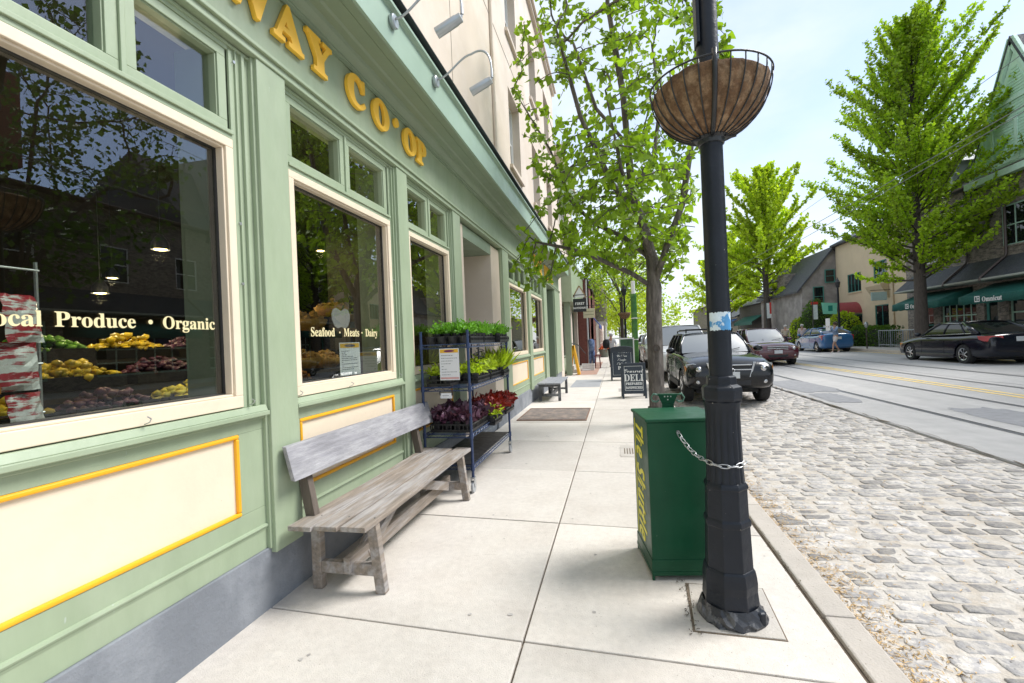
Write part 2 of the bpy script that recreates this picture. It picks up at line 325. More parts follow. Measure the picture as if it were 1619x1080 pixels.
# kerb and sidewalk
b = MB(); y = -1.2
while y < 70:
    ln = random.uniform(1.7, 2.4) if y < 20 else 6; b.box(1.035, 1.195, y, y + ln - .006, -.16, .0 + random.uniform(-.003, .003), tone=random.random()); y += ln
b.box(1.035, 1.195, y, 400, -.16, 0); S(b.build('kerb', KERB, bevel=.012))
S(B(-2.6, 1.2, -4, 400, -.14, -.022).build('sidewalk_bed', JOINT))
b = MB(); ys = [.83 - 1.55 * 2 + 1.553 * i for i in range(30)]; rj = random.Random(2)
for i in range(len(ys) - 1):
    for (x0, x1) in ((-2.12, -.53), (-.53, 1.012)):
        sk = -.045; g = .0055
        zz = rj.uniform(-.002, .002)
        V = [Vector((x0 + g, ys[i] + sk * (x0 + 2.1) + g, -.1)), Vector((x1 - g, ys[i] + sk * (x1 + 2.1) + g, -.1)), Vector((x1 - g, ys[i + 1] + sk * (x1 + 2.1) - g, -.1)), Vector((x0 + g, ys[i + 1] + sk * (x0 + 2.1) - g, -.1))]
        T = [v + Vector((0, 0, .1 + zz)) for v in V]
        b.add(V + T, [(4, 5, 6, 7), (0, 1, 5, 4), (1, 2, 6, 5), (2, 3, 7, 6), (3, 0, 4, 7)], rj.random())
b.box(-2.12, 1.012, ys[-1] - .1, 400, -.1, 0)
S(b.build('sidewalk', CONC, bevel=.006))
S(B(-1.5, -.56, 14.8, 17.4, 0, .004).build('sidewalk_patch', mat('dark_slab', (.33, .335, .35), .85, .12, 3)))
S(B(-1.75, -.85, 19.8, 30, 0, .005).build('brick_paving', mat('brick_pave', (.42, .26, .2), .85, .2, 9)))
S(B(.02, 1.0, 13.4, 14.2, 0, .005).build('sidewalk_patch', mat('tan_slab', (.42, .38, .35), .85, .12, 3)))
# footing slab of the lamp post
b = MB(); b.prism([(.36, 3.02), (.33, 2.53), (.775, 2.52), (.80, 3.02)], -.02, .004, 'z'); S(b.build('footing_joint', JOINT))
b = MB(); b.prism([(.376, 3.008), (.342, 2.540), (.768, 2.527), (.794, 3.012)], -.02, .0085, 'z'); S(b.build('lamp_footing', CONC2, bevel=.004))
# litter along the kerb and in the joints
def litter(name, n, fx, fy, zf, m, smin=.012, smax=.045, wd=.0022):
    V = []; F = []; T = []
    for i in range(n):
        x, y = fx(), fy(); a = random.uniform(0, math.pi); l = random.uniform(smin, smax) / 2; z = zf(x) + random.uniform(.001, .012); dz = random.uniform(-.006, .006)
        c, s_ = math.cos(a), math.sin(a); k = len(V); bx = random.uniform(-.4, .4) * l
        V += [(x - c * l - s_ * wd, y - s_ * l + c * wd, z), (x - c * l + s_ * wd, y - s_ * l - c * wd, z), (x + s_ * wd + s_ * bx, y - c * wd - c * bx, z + .003), (x + c * l + s_ * wd, y + s_ * l - c * wd, z + dz), (x + c * l - s_ * wd, y + s_ * l + c * wd, z + dz), (x - s_ * wd + s_ * bx, y + c * wd - c * bx, z + .003)]
        F.append((k, k + 1, k + 2, k + 3, k + 4, k + 5)); T.append(random.random())
    o = fast(name, V, F, T, m); return tag(o, kind='stuff')
def fyk(): return 1.4 + 13 * random.random() ** 1.6
litter('straw_litter', 8500, lambda: 1.205 + abs(random.gauss(0, .13)) * (1 + .8 * math.sin(7 * random.random())), fyk, lambda x: zr(x) - .026, LEAF_STRAW)
litter('leaf_litter', 1300, lambda: random.uniform(1.3, 3.6), fyk, lambda x: zr(x) - .024, LEAF_STRAW, wd=.002)
litter('grit_litter', 260, lambda: random.gauss(1.024, .012), fyk, lambda x: -.006, mat('grit', (.10, .08, .055), .95, .3, 30, tone=.5), smin=.006, smax=.03)
litter('dust_litter', 60, lambda: random.uniform(.31, .38), lambda: random.uniform(2.5, 3.05), lambda x: .002, mat('grit', (0, 0, 0)), smin=.005, smax=.02)
# far side of the street
b = MB(); b.box(13.85, 14.02, -12, 400, -.3, .28); S(b.build('far_kerb', KERB, bevel=.01))
b = MB(); b.box(14.02, 40, -12, 400, -.3, .275); S(b.build('far_sidewalk', mat('far_concrete', (.50, .47, .43), .9, .08, 1.5)))
b = MB(); b.grid([[(xx, y, zr(13.5) + .004) for xx in (13.55, 13.75)] for y in (10, 30, 60)]); S(b.build('kerb_line', YLINE))
# steel grate, utility cover
t = thing('sidewalk_grate', 'rusty ribbed steel grate set flush in the sidewalk by the shop doorway', 'grate')
GR = mat('grate_steel', (.20, .17, .155), .7, .3, 9, .3, 40, col2=(.30, .24, .2), c2scale=5)
B(-1.93, -.62, 8.8, 10.25, 0, .006).build('plate', GR, t)
b = MB()
for i in range(44): b.box(-1.90 + i * .029, -1.885 + i * .029, 8.86, 10.2, .006, .014)
b.build('rib', GR, t); b = MB()
for q in ((-1.95, -.6, 8.76, 8.8), (-1.95, -.6, 10.25, 10.29), (-1.95, -1.93, 8.8, 10.25), (-.62, -.6, 8.8, 10.25)): b.box(*q, 0, .016)
b.build('edge_frame', mat('rust', (.22, .13, .09), .8, .3, 9), t)
t = thing('utility_cover', 'small square iron utility cover in the sidewalk behind the newspaper box', 'utility cover')
B(.0, .26, 6.1, 6.75, 0, .005).build('cover', CONC2, t); b = MB()
for i in range(5): b.box(.05 + i * .035, .062 + i * .035, 6.25, 6.55, .005, .009)
b.build('slot', JOINT, t)

# ================================================================== the green shop
shop = thing('corner_shop', 'long sage green wooden shopfront with cream window frames and amber letters over it', 'shopfront')
XP, XG = -2.115, -2.165
def bar4(mb, x0, x1, y0, y1, z0, z1, w_, wb=None, wt=None):
    wb = wb or w_; wt = wt or w_
    mb.box(x0, x1, y0, y1, z0, z0 + wb); mb.box(x0, x1, y0, y1, z1 - wt, z1); mb.box(x0, x1, y0, y0 + w_, z0 + wb, z1 - wt); mb.box(x0, x1, y1 - w_, y1, z0 + wb, z1 - wt)
def pane(name, y0, y1, z0, z1, parent, x=XG): return MB().box(x - .004, x, y0, y1, z0, z1).build(name, GLASS, parent)
def bay(a0, a1, y0, y1, nl, pl=.04, pr=.04):
    """a0..a1 full bay between pilasters, y0..y1 cream window frame"""
    w_ = MB(); z0, z1, h0, h1 = .36, 1.17, .62, 1.085; p0, p1 = y0 + .03, y1 - .03
    w_.box(-2.30, XP, a0, a1, z0, h0); w_.box(-2.30, XP, a0, a1, h1, z1); w_.box(-2.30, XP, a0, p0, h0, h1); w_.box(-2.30, XP, p1, a1, h0, h1)
    w_.build('dado', GREEN, shop, bevel=.003)
    pn = B(-2.2, XP - .014, p0, p1, h0, h1).build('infill_panel', CREAM, shop)
    t_ = MB(); k = .024
    for (ya, yb, za, zb) in ((p0, p1, h0, h0 + k), (p0, p1, h1 - k, h1), (p0, p0 + k, h0 + k, h1 - k), (p1 - k, p1, h0 + k, h1 - k)): t_.box(XP - .02, XP + .006, ya, yb, za, zb)
    t_.build('trim', YEL, pn, bevel=.008)
    m_ = MB(); m_.tube([(XP, a0, .50), (XP, a1, .50)], .014, 8); m_.box(XP - .01, XP + .004, a0, a1, .478, .487); m_.build('moulding', GREEN, shop, smooth='auto')
    m_ = MB(); m_.box(-2.28, -2.062, a0, a1, 1.17, 1.196); m_.prism([(-2.28, 1.196), (-2.073, 1.196), (-2.090, 1.232), (-2.28, 1.238)], a0, a1); m_.box(-2.2, -2.098, a0, a1, 1.15, 1.17); m_.build('sill', GREEN, shop, bevel=.004)
    # green casing between frame and pilaster
    j = MB()
    for (ya, yb, sgn) in ((a0, y0, 1), (y1, a1, -1)):
        j.box(-2.3, -2.118, ya, yb, 1.232, 3.36)
        ym = yb if sgn == 1 else ya; j.box(-2.13, -2.106, min(ym, ym - sgn * .022), max(ym, ym - sgn * .022), 1.232, 3.30)
        n_ = yb - ya
        if n_ > .1:
            j.box(-2.13, -2.098, ya + n_ * .55, ya + n_ * .68, 1.232, 3.33); j.box(-2.13, -2.106, ya + n_ * .3, ya + n_ * .36, 1.232, 3.33)
    j.box(-2.3, -2.11, y0, y1, 3.295, 3.36); j.box(-2.3, -2.10, a0, a1, 3.318, 3.335)
    j.build('casing', GREEN, shop, bevel=.003)
    win = bpy.data.objects.new('window', None); COL.objects.link(win); win.parent = shop
    f = MB(); zb, zt = 1.238, 2.775
    bar4(f, -2.215, -2.098, y0, y1, zb, zt, .052, .068, .052); bar4(f, -2.2, -2.112, y0 + .052, y1 - .052, zb + .068, zt - .052, .013); f.build('frame', CREAM, win, bevel=.004)
    g = MB(); bar4(g, -2.205, -2.155, y0 + .065, y1 - .065, zb + .081, zt - .065, .007); g.build('gasket', mat('gasket', (.03, .03, .03), .7), win)
    pane('pane', y0 + .06, y1 - .06, zb + .075, zt - .06, win)
    tb = MB(); tb.box(-2.25, -2.10, y0, y1, 2.775, 2.800); tb.box(-2.25, -2.088, y0, y1, 2.800, 2.822); n = nl; st = (y1 - y0) / n
    for i in range(n):
        ya, yb = y0 + i * st, y0 + (i + 1) * st
        bar4(tb, -2.22, -2.118, ya + .012, yb - .012, 2.822, 3.295, .055, .06, .05); bar4(tb, -2.2, -2.128, ya + .067, yb - .067, 2.882, 3.245, .008)
        if i: tb.box(-2.22, -2.105, ya - .012, ya + .012, 2.822, 3.295)
    tb.build('transom_sash', GREEN, win, bevel=.003)
    for i in range(n):
        ya, yb = y0 + i * st, y0 + (i + 1) * st; pane('transom_pane', ya + .07, yb - .07, 2.885, 3.24, win, XG - .005)
    return win
def pilaster(y0, y1, z0=.325):
    m_ = MB(); m_.box(-2.3, -2.066, y0, y1, z0, 3.345); m_.box(-2.3, -2.09, y0 - .018, y1 + .018, z0 + .03, 3.345); m_.build('pilaster', GREEN, shop, bevel=.005)
BAYS = [(-1.5, 2.40, .47, 2.24, 3), (2.66, 4.24, 2.70, 4.13, 2), (4.48, 5.86, 4.52, 5.76, 2), (9.13, 11.22, 9.25, 11.10, 3), (11.62, 13.75, 11.75, 13.6, 3)]
for q in BAYS: win = bay(*q); win.name = 'window'
for q in ((2.41, 2.66), (4.25, 4.48), (5.87, 6.17), (8.62, 9.12), (11.23, 11.61), (13.76, 14.4), (16.4, 17.9)): pilaster(*q)
b = MB(); b.box(-2.32, -2.10, -3, 6.14, -.05, .36); b.box(-2.32, -2.10, 8.0, 14.3, -.05, .36); b.box(-2.32, -2.10, 16.5, 17.9, -.05, .36); b.build('plinth', GREY, shop, bevel=.006)
b = MB(); b.box(-2.4, -2.055, -3, 17.95, 3.345, 3.39); b.box(-2.4, -2.035, -3, 17.95, 3.39, 3.415); b.box(-2.4, -2.075, -3, 17.95, 3.415, 3.44); b.build('architrave', GREEN, shop, bevel=.005)
b = MB(); b.box(-2.4, -2.092, -3, 17.95, 3.44, 3.96); b.build('frieze', GREEN, shop)
PR = [(-2.092, 3.885), (-2.075, 3.885), (-2.072, 3.905), (-2.06, 3.91), (-2.058, 3.925), (-2.03, 3.94), (-2.0, 3.962), (-1.985, 3.985), (-1.93, 3.99), (-1.91, 4.0), (-1.80, 4.005), (-1.785, 3.995), (-1.72, 3.995), (-1.70, 4.01)]
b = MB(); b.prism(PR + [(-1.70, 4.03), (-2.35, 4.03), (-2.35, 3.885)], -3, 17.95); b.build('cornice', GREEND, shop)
b = MB(); b.prism([(-1.735, 4.0), (-1.692, 4.0), (-1.692, 4.30), (-1.675, 4.315), (-1.65, 4.32), (-1.65, 4.35), (-2.35, 4.42), (-2.35, 4.03), (-1.735, 4.03)], -3, 17.95); b.build('fascia', mat('sage_fascia', (.31, .42, .33), .4, .04, 2), shop, bevel=.003)
B(-2.35, -1.63, -3, 17.97, 4.425, 4.435).build('flashing', DARK, shop)
# doorway recesses
b = MB(); b.box(-3.6, -2.13, 6.17, 6.46, 0, 3.30); b.box(-2.8, -2.13, 8.0, 8.6, 0, 3.30); b.box(-4.0, -3.6, 6.17, 8.6, 0, 3.3); b.build('door_jamb', STUC, shop, bevel=.01)
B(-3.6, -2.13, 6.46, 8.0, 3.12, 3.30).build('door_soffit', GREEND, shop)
d = B(-3.5, -3.46, 6.6, 7.7, .12, 2.4).build('door', GREEN, shop, bevel=.004); B(-3.457, -3.45, 6.75, 7.55, .4, 2.3).build('pane', GLASSD, d)
B(-3.6, -2.14, 6.46, 8.0, -.02, .10).build('door_step', GREY, shop, bevel=.01)
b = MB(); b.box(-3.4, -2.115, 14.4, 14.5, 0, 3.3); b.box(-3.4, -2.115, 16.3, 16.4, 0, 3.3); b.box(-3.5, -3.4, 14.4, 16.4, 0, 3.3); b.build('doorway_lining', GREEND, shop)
# room behind the glass
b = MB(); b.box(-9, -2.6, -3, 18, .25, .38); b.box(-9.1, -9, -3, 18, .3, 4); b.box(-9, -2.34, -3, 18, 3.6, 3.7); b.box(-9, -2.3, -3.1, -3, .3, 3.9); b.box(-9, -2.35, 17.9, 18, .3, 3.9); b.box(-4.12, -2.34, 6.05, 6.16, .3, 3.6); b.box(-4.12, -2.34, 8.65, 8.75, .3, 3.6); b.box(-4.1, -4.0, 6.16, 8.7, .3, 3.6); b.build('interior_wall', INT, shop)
for q in BAYS: B(-2.42, -2.225, q[3] - .06, q[3] - .02, 1.24, 3.3).build('window_return', INTS, shop)
# raised letters
LT = [('W', 2.17), ('A', 2.58), ('Y', 2.92), ('C', 3.40), ('O', 3.81), ('·', 4.21), ('O', 4.43), ('P', 4.76)]
for ch, y in LT:
    text('sign_letter', ch, ORL, wallmtx(-2.07, y, 3.605), .36 if ch != '·' else .55, shop, ext=.014, off=.009, bev=.003, sx=1.12 if ch != '·' else 1, ax='LEFT')
text('sign_letter', 'VINI', ORL, wallmtx(-2.07, 12.3, 3.475), .60, shop, ext=.02, off=.010, sx=.98)
text('sign_letter', 'LUCAR', ORL, wallmtx(-2.07, 14.2, 3.475), .60, shop, ext=.02, off=.010, sx=.86)
# gilt lettering on the panes
text('window_lettering', 'Local', TCRM, wallmtx(-2.158, 1.135, 1.685), .088, shop, ext=.0005, off=.0006, sx=.98)
text('window_lettering', 'Produce', TCRM, wallmtx(-2.158, 1.377, 1.685), .088, shop, ext=.0005, off=.0006, sx=1.02)
text('window_lettering', '•', TCRM, wallmtx(-2.158, 1.748, 1.685), .088, shop, ext=.0005)
text('window_lettering', 'Organic', TCRM, wallmtx(-2.158, 1.822, 1.685), .088, shop, ext=.0005, off=.0006, sx=.98)
text('window_lettering', 'Seafood', TCRM, wallmtx(-2.158, 2.94, 1.65), .095, shop, ext=.0005, off=.0006, sx=.92)
text('window_lettering', '•', TCRM, wallmtx(-2.158, 3.295, 1.66), .06, shop, ext=.0005)
text('window_lettering', 'Meats', TCRM, wallmtx(-2.158, 3.36, 1.65), .095, shop, ext=.0005, off=.0006, sx=.92)
text('window_lettering', '•', TCRM, wallmtx(-2.158, 3.625, 1.66), .06, shop, ext=.0005)
text('window_lettering', 'Dairy', TCRM, wallmtx(-2.158, 3.69, 1.65), .095, shop, ext=.0005, off=.0006, sx=.92)
# small hooks on sills
for y in (1.66, 2.27, 2.69, 3.3, 4.15): MB().tube([(-2.09, y, 1.245), (-2.06, y, 1.255), (-2.05, y, 1.27), (-2.07, y, 1.28)], .003, 6).build('hook', GALV, shop)
for y, z in ((2.27, 3.24), (2.27, 2.3), (2.27, 1.95), (4.16, 2.2), (4.16, 1.75), (2.69, 2.4)): MB().lathe([(.009, -2.105), (.009, -2.095)], 8, (0, y, z), 'x').build('hook', GALV, shop)

# upper floors
upb = thing('apartment_block', 'pale cream stucco upper floors rising over the green cornice of the shop', 'building')
YW = [(9.95, 11.15), (12.9, 14.1), (15.7, 16.9)]; ZW = [(5.45, 7.2), (8.45, 10.2)]
b = MB(); yy = -3
for a, c in YW + [(18.4, 18.4)]:
    b.box(-2.5, -2.10, yy, a, 4.41, 11.3); 
    if c > a:
        zz = 4.41
        for z0, z1 in ZW: b.box(-2.5, -2.10, a, c, zz, z0); zz = z1
        b.box(-2.5, -2.10, a, c, zz, 11.3)
    yy = c
b.box(-12, -2.5, -3, 18.4, 4.41, 11.3); b.build('wall', STUC, upb)
b = MB(); b.box(-12.2, -2.0, -3, 18.5, 11.3, 11.42); b.box(-12.2, -1.93, -3, 18.55, 11.42, 11.5); b.build('parapet', STUC, upb, bevel=.01)
b = MB(); b.tube([(-2.07, 8.5, 4.42), (-2.07, 8.5, 11.2)], .035, 8); b.build('downpipe', STUC, upb)
b = MB(); b.box(-2.106, -2.094, -2, 18.3, 7.78, 7.80); b.box(-2.106, -2.095, 6.2, 6.215, 4.5, 11.2); b.build('render_joint', mat('joint_beige', (.42, .36, .3), .9), upb)
for a, c in YW:
    for z0, z1 in ZW:
        wn = bpy.data.objects.new('window', None); COL.objects.link(wn); wn.parent = upb
        f = MB(); bar4(f, -2.42, -2.28, a, c, z0, z1, .07); f.box(-2.36, -2.29, (a + c) / 2 - .05, (a + c) / 2 + .05, z0, z1)
        for (p0, p1) in ((a + .07, (a + c) / 2 - .05), ((a + c) / 2 + .05, c - .07)):
            zm = (z0 + z1) / 2; bar4(f, -2.36, -2.30, p0, p1, z0 + .07, zm + .02, .04); bar4(f, -2.38, -2.33, p0, p1, zm - .02, z1 - .07, .04)
        f.build('frame', WHT, wn); B(-2.345, -2.335, a + .06, c - .06, z0 + .06, z1 - .06).build('pane', GLASSD, wn)
        B(-2.4, -2.03, a - .08, c + .08, z0 - .09, z0 - .004).build('sill', STUC, wn, bevel=.01)
# gooseneck lamps over the sign
def lampm(y, lab):
    t = thing('gooseneck_lamp', lab, 'lamp', (-1.688, y, 4.215), 0, 'gooseneck lamps on the shop cornice')
    b = MB(); b.lathe([(.001, 0), (.055, 0), (.058, .01), (.058, .03), (.05, .038), (.001, .038)], 20, (0, 0, 0), 'x', cap=False); b.build('wall_plate', METG, t, smooth='auto')
    P = []
    for i in range(25):
        u = i / 24
        if u < .5: k = u / .5; P.append((.04 + .36 * k, 0, .02 + .19 * (k * k * (3 - 2 * k))))
        else: k = (u - .5) / .5; P.append((.40 + .20 * math.sin(k * math.pi / 2) + .0, 0, .21 + .045 * math.sin(k * math.pi) - .16 * (1 - math.cos(k * math.pi / 2))))
    P.append((.603, 0, -.03)); b = MB(); b.tube(P, .0105, 10); b.build('arm', METG, t, smooth='auto')
    b = MB(); b.tube([(.603, 0, .03), (.603, 0, -.055)], .014, 10); b.tube([(.603, 0, -.05), (.60, 0, -.075)], .008, 8); b.build('swivel', GALV, t, smooth='auto')
    b = MB(); a = Vector((.60, 0, -.075)); e = Vector((.385, 0, -.165)); d = (e - a).normalized(); b.tube([a, a + d * .005, a + d * .045, a + d * .05, e], [.020, .036, .038, .041, .043], 18); b.build('lamp_head', METG, t, smooth='auto')
    b = MB(); b.tube([e + d * .0005, e + d * .002], .038, 18); b.build('lens', mat('lens', (.5, .5, .48), .2), t)
    return t
lampm(3.50, 'grey gooseneck lamp nearest the camera, cut by the top edge above the cornice'); lampm(4.41, 'grey gooseneck lamp above the cornice over the letters CO OP, wholly in view')
#@@INSIDE

b = MB(); r_ = random.Random(21)
for (x, y, dx, dy, n) in ((-1.2, 3.1, .035, .02, 9), (.15, 1.75, -.05, .012, 8), (-.2, 7.2, .04, .03, 10), (.3, 4.9, .05, -.01, 8)):
    P = [(x, y)]
    for i in range(n): P.append((P[-1][0] + dx + r_.uniform(-.02, .02), P[-1][1] + dy + r_.uniform(-.02, .02)))
    for p, q in zip(P, P[1:]):
        wv = .0010; b.add([(p[0] - wv, p[1] - wv, .0035), (p[0] + wv, p[1] + wv, .0035), (q[0] + wv, q[1] + wv, .0035), (q[0] - wv, q[1] - wv, .0035)], [(0, 1, 2, 3)])
S(b.build('sidewalk_crack', mat('crack_line', (.30, .26, .22), .95)))
b = MB()
for i in range(70):
    x, y, rr_ = r_.uniform(-1.9, .95), 1.3 + 11 * r_.random() ** 1.5, r_.uniform(.006, .016); k = r_.randint(0, 99); b.add([(x + rr_ * r_.uniform(.75, 1.2) * math.cos(a), y + rr_ * r_.uniform(.75, 1.2) * math.sin(a), .0034) for a in [i2 * math.pi / 4.5 for i2 in range(9)]], [tuple(range(9))], r_.random())
S(b.build('gum_spot', mat('gum', (.40, .375, .35), .8, .2, 20, tone=.2)))

# ================================================================== leaves and twigs
HEART = np.array([(0, 0), (.34, -.10), (.50, .20), (.30, .62), (0, 1.0), (-.30, .62), (-.50, .20), (-.34, -.10)])
FAN = np.array([(0, 0), (.35, .55), (.45, .8), (.0, .95), (0, .95), (-.45, .8), (-.35, .55), (0, 0)])
OVAL = np.array([(0, 0), (.18, .25), (.2, .55), (.1, .85), (0, 1.0), (-.1, .85), (-.2, .55), (-.18, .25)])
def leaves(name, P, D, size, m, parent=None, shape=HEART, jit=.35, fold=.3, droop=0.0, tone=None, quad=False):
    """P (n,3) leaf bases, D (n,3) directions the leaf points in"""
    P = np.asarray(P, float); n = len(P); D = np.asarray(D, float) + rng.normal(0, jit, (n, 3)); D[:, 2] -= droop
    D /= np.linalg.norm(D, axis=1)[:, None] + 1e-9
    U = np.cross(D, rng.normal(0, 1, (n, 3))); U /= np.linalg.norm(U, axis=1)[:, None] + 1e-9
    Wn = np.cross(D, U); s = size * rng.uniform(.6, 1.25, n)
    if quad: sh = np.array([(0, 0), (.42, .5), (0, 1), (-.42, .5)])
    else: sh = shape
    q = len(sh); V = np.empty((n, q, 3))
    for i, (u, v) in enumerate(sh):
        V[:, i] = P + (U * u + D * v + Wn * (abs(u) * fold - (v * v) * .12)) * s[:, None] if True else 0
    k = np.arange(n)[:, None] * q
    t = rng.uniform(0, 1, n) if tone is None else np.clip(tone + rng.normal(0, .18, n), 0, 1)
    if quad: F = k + np.array([0, 1, 2, 3]); T = t
    else: F = np.concatenate([k + np.array([0, 1, 2, 3, 4]), k + np.array([0, 4, 5, 6, 7])]); T = np.concatenate([t, t])
    return fast(name, V.reshape(-1, 3), F, T, m, parent)
def rand_dirs(n, upb=0.0):
    d = rng.normal(0, 1, (n, 3)); d[:, 2] += upb; return d / np.linalg.norm(d, axis=1)[:, None]
def sca(nodes, par, A, D, di, dk, iters=120, grav=0.0):
    """space colonisation: grows twigs from nodes towards the attractors A"""
    nodes = [np.array(p, float) for p in nodes]; par = list(par); A = np.array(A, float)
    NP = np.array(nodes); d2 = ((A[:, None] - NP[None]) ** 2).sum(2); near = d2.argmin(1); nd = np.sqrt(d2.min(1)); alive = nd > dk
    for it in range(iters):
        idx = np.where(alive & (nd < di))[0]
        if not len(idx): break
        dirs = {}
        for i in idx:
            v = A[i] - nodes[near[i]]; v /= np.linalg.norm(v) + 1e-9; dirs.setdefault(near[i], []).append(v)
        new = []
        for k, vs in dirs.items():
            v = np.sum(vs, 0); ln = np.linalg.norm(v)
            if ln < 1e-3: continue
            v = v / ln + rng.normal(0, .12, 3); v[2] += grav; v /= np.linalg.norm(v); p = nodes[k] + v * D
            nodes.append(p); par.append(k); new.append(len(nodes) - 1)
        if not new: break
        NN = np.array([nodes[k] for k in new]); d = np.sqrt(((A[:, None] - NN[None]) ** 2).sum(2)); j = d.argmin(1); m_ = d.min(1); up_ = m_ < nd
        near[up_] = np.array(new)[j[up_]]; nd = np.minimum(nd, m_); alive = alive & (nd > dk)
        if len(nodes) > 9000: break
    return np.array(nodes), par
def wood(name, nodes, par, tip, expo, m, parent, rmax=None, minr=0, sides=6):
    n = len(nodes); r = np.zeros(n); acc = np.zeros(n); kids = [[] for _ in range(n)]
    for i, p in enumerate(par):
        if p >= 0: kids[p].append(i)
    for i in range(n - 1, -1, -1):
        r[i] = acc[i] ** (1 / expo) if acc[i] > 0 else tip
        if par[i] >= 0: acc[par[i]] += r[i] ** expo
    if rmax: r *= 1 if r[0] < 1e-9 else 1; r = np.minimum(r, rmax); r[:] = r
    b = MB(); done = set()
    for s_ in range(n):
        if par[s_] >= 0 and max(kids[par[s_]], key=lambda c: r[c]) == s_: continue
        ch = [s_] if par[s_] < 0 else [par[s_], s_]; 
        while kids[ch[-1]]: ch.append(max(kids[ch[-1]], key=lambda c: r[c]))
        rr_ = [r[c] for c in ch]
        if par[s_] >= 0: rr_[0] = rr_[1]
        if len(ch) > 1 and max(rr_) > minr: b.tube([nodes[c] for c in ch], rr_, sides if max(rr_) > .015 else 4, caps=False)
    b.build(name, m, parent, smooth=True); return r, kids
def polyline(pts, step):
    out_ = [np.array(pts[0], float)]
    for a, c in zip(pts, pts[1:]):
        a = np.array(a, float); c = np.array(c, float); k = max(1, int(round(np.linalg.norm(c - a) / step)))
        out_ += [a + (c - a) * (i + 1) / k for i in range(k)]
    return out_
def tree(name, lab, cat, base, limbs, A, D, di, dk, leafm, lsize, per, barkm, tip=.004, expo=2.2, rmax=.3, leaf_r=.02, group=None, shape=HEART, droop=.3, quad=False, minr=0, spread=.06, jit=.6, keep=1.0):
    """limbs: list of (parent index or -1, [points]) in world space; leaves sit on twigs thinner than leaf_r"""
    base = np.array(base, float); nodes = []; par = []; ends = []
    for pi, pts in limbs:
        pl = polyline(pts, D)
        if pi == -1: st = -1
        else:
            arr = np.array(nodes); st = int(((arr - pl[0]) ** 2).sum(1).argmin()); pl = pl[1:]
        for p in pl: nodes.append(p); par.append(st); st = len(nodes) - 1
    nodes, par = sca(nodes, par, A, D, di, dk)
    t = thing(name, lab, cat, tuple(base), 0, group); loc = nodes - base
    r, kids = wood('trunk', loc, par, tip, expo, barkm, t, rmax, minr)
    idx = np.where(r < leaf_r)[0]; idx = idx[rng.random(len(idx)) < keep]
    dirs = np.array([loc[i] - loc[par[i]] if par[i] >= 0 else (0, 0, 1) for i in idx]); dirs /= np.linalg.norm(dirs, axis=1)[:, None] + 1e-9
    P = np.repeat(loc[idx], per, 0) + rng.normal(0, spread, (len(idx) * per, 3)); Dr = np.repeat(dirs, per, 0)
    cl = np.sin(P[:, 0] * 2.1 + 1) * np.sin(P[:, 1] * 1.7) * np.sin(P[:, 2] * 2.4 + 2) * .25 + .5
    leaves('crown', P, Dr, lsize, leafm, t, shape=shape, jit=jit, droop=droop, quad=quad, tone=cl); return t

# ================================================================== inside the shop window
def clump(b, cx, cy, cz, rx, ry, rz, n, smin, smax, seed=0, tone=None):
    r_ = random.Random(seed)
    for i in range(n):
        a = r_.uniform(0, 2 * math.pi); q = math.sqrt(r_.random()); x = cx + rx * q * math.cos(a); y = cy + ry * q * math.sin(a); z = cz + rz * (1 - q * q) * r_.uniform(.4, 1); s_ = r_.uniform(smin, smax)
        vs = []; 
        for (u, v, w_) in ((1, 0, 0), (-1, 0, 0), (0, 1, 0), (0, -1, 0), (0, 0, 1), (0, 0, -1), (.6, .6, .6), (-.6, .6, .6), (.6, -.6, .6), (-.6, -.6, .6)): vs.append((x + u * s_ * r_.uniform(.7, 1.2), y + v * s_ * r_.uniform(.7, 1.2), z + w_ * s_ * r_.uniform(.5, 1.1)))
        b.add(vs, [(4, 8, 0), (4, 6, 2), (4, 2, 7), (4, 7, 1), (4, 1, 9), (4, 9, 3), (4, 3, 8), (4, 0, 6), (0, 2, 6), (2, 1, 7), (1, 3, 9), (3, 0, 8), (5, 2, 0), (5, 1, 2), (5, 3, 1), (5, 0, 3)], r_.random() if tone is None else tone)
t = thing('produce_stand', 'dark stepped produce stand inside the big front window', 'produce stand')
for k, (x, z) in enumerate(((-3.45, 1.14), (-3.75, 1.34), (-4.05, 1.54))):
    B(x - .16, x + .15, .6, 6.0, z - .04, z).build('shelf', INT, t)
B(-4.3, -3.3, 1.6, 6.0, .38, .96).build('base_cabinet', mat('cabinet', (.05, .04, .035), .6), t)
pc = {'orange pumpkins': (.75, .30, .02), 'red peppers': (.55, .05, .02), 'yellow squash': (.7, .5, .03), 'leafy greens': (.12, .30, .03), 'pale turnips': (.45, .42, .36), 'dark plums': (.10, .03, .06), 'limes': (.20, .42, .05), 'oranges': (.80, .34, .03), 'lettuces': (.22, .42, .06), 'potatoes': (.30, .20, .12), 'tomatoes': (.6, .06, .03), 'lemons': (.75, .62, .08)}
SP = ['leafy greens', 'oranges', 'lettuces', 'lemons', 'red peppers', 'yellow squash', 'tomatoes', 'pale turnips', 'orange pumpkins', 'limes', 'dark plums', 'potatoes']
k = 0
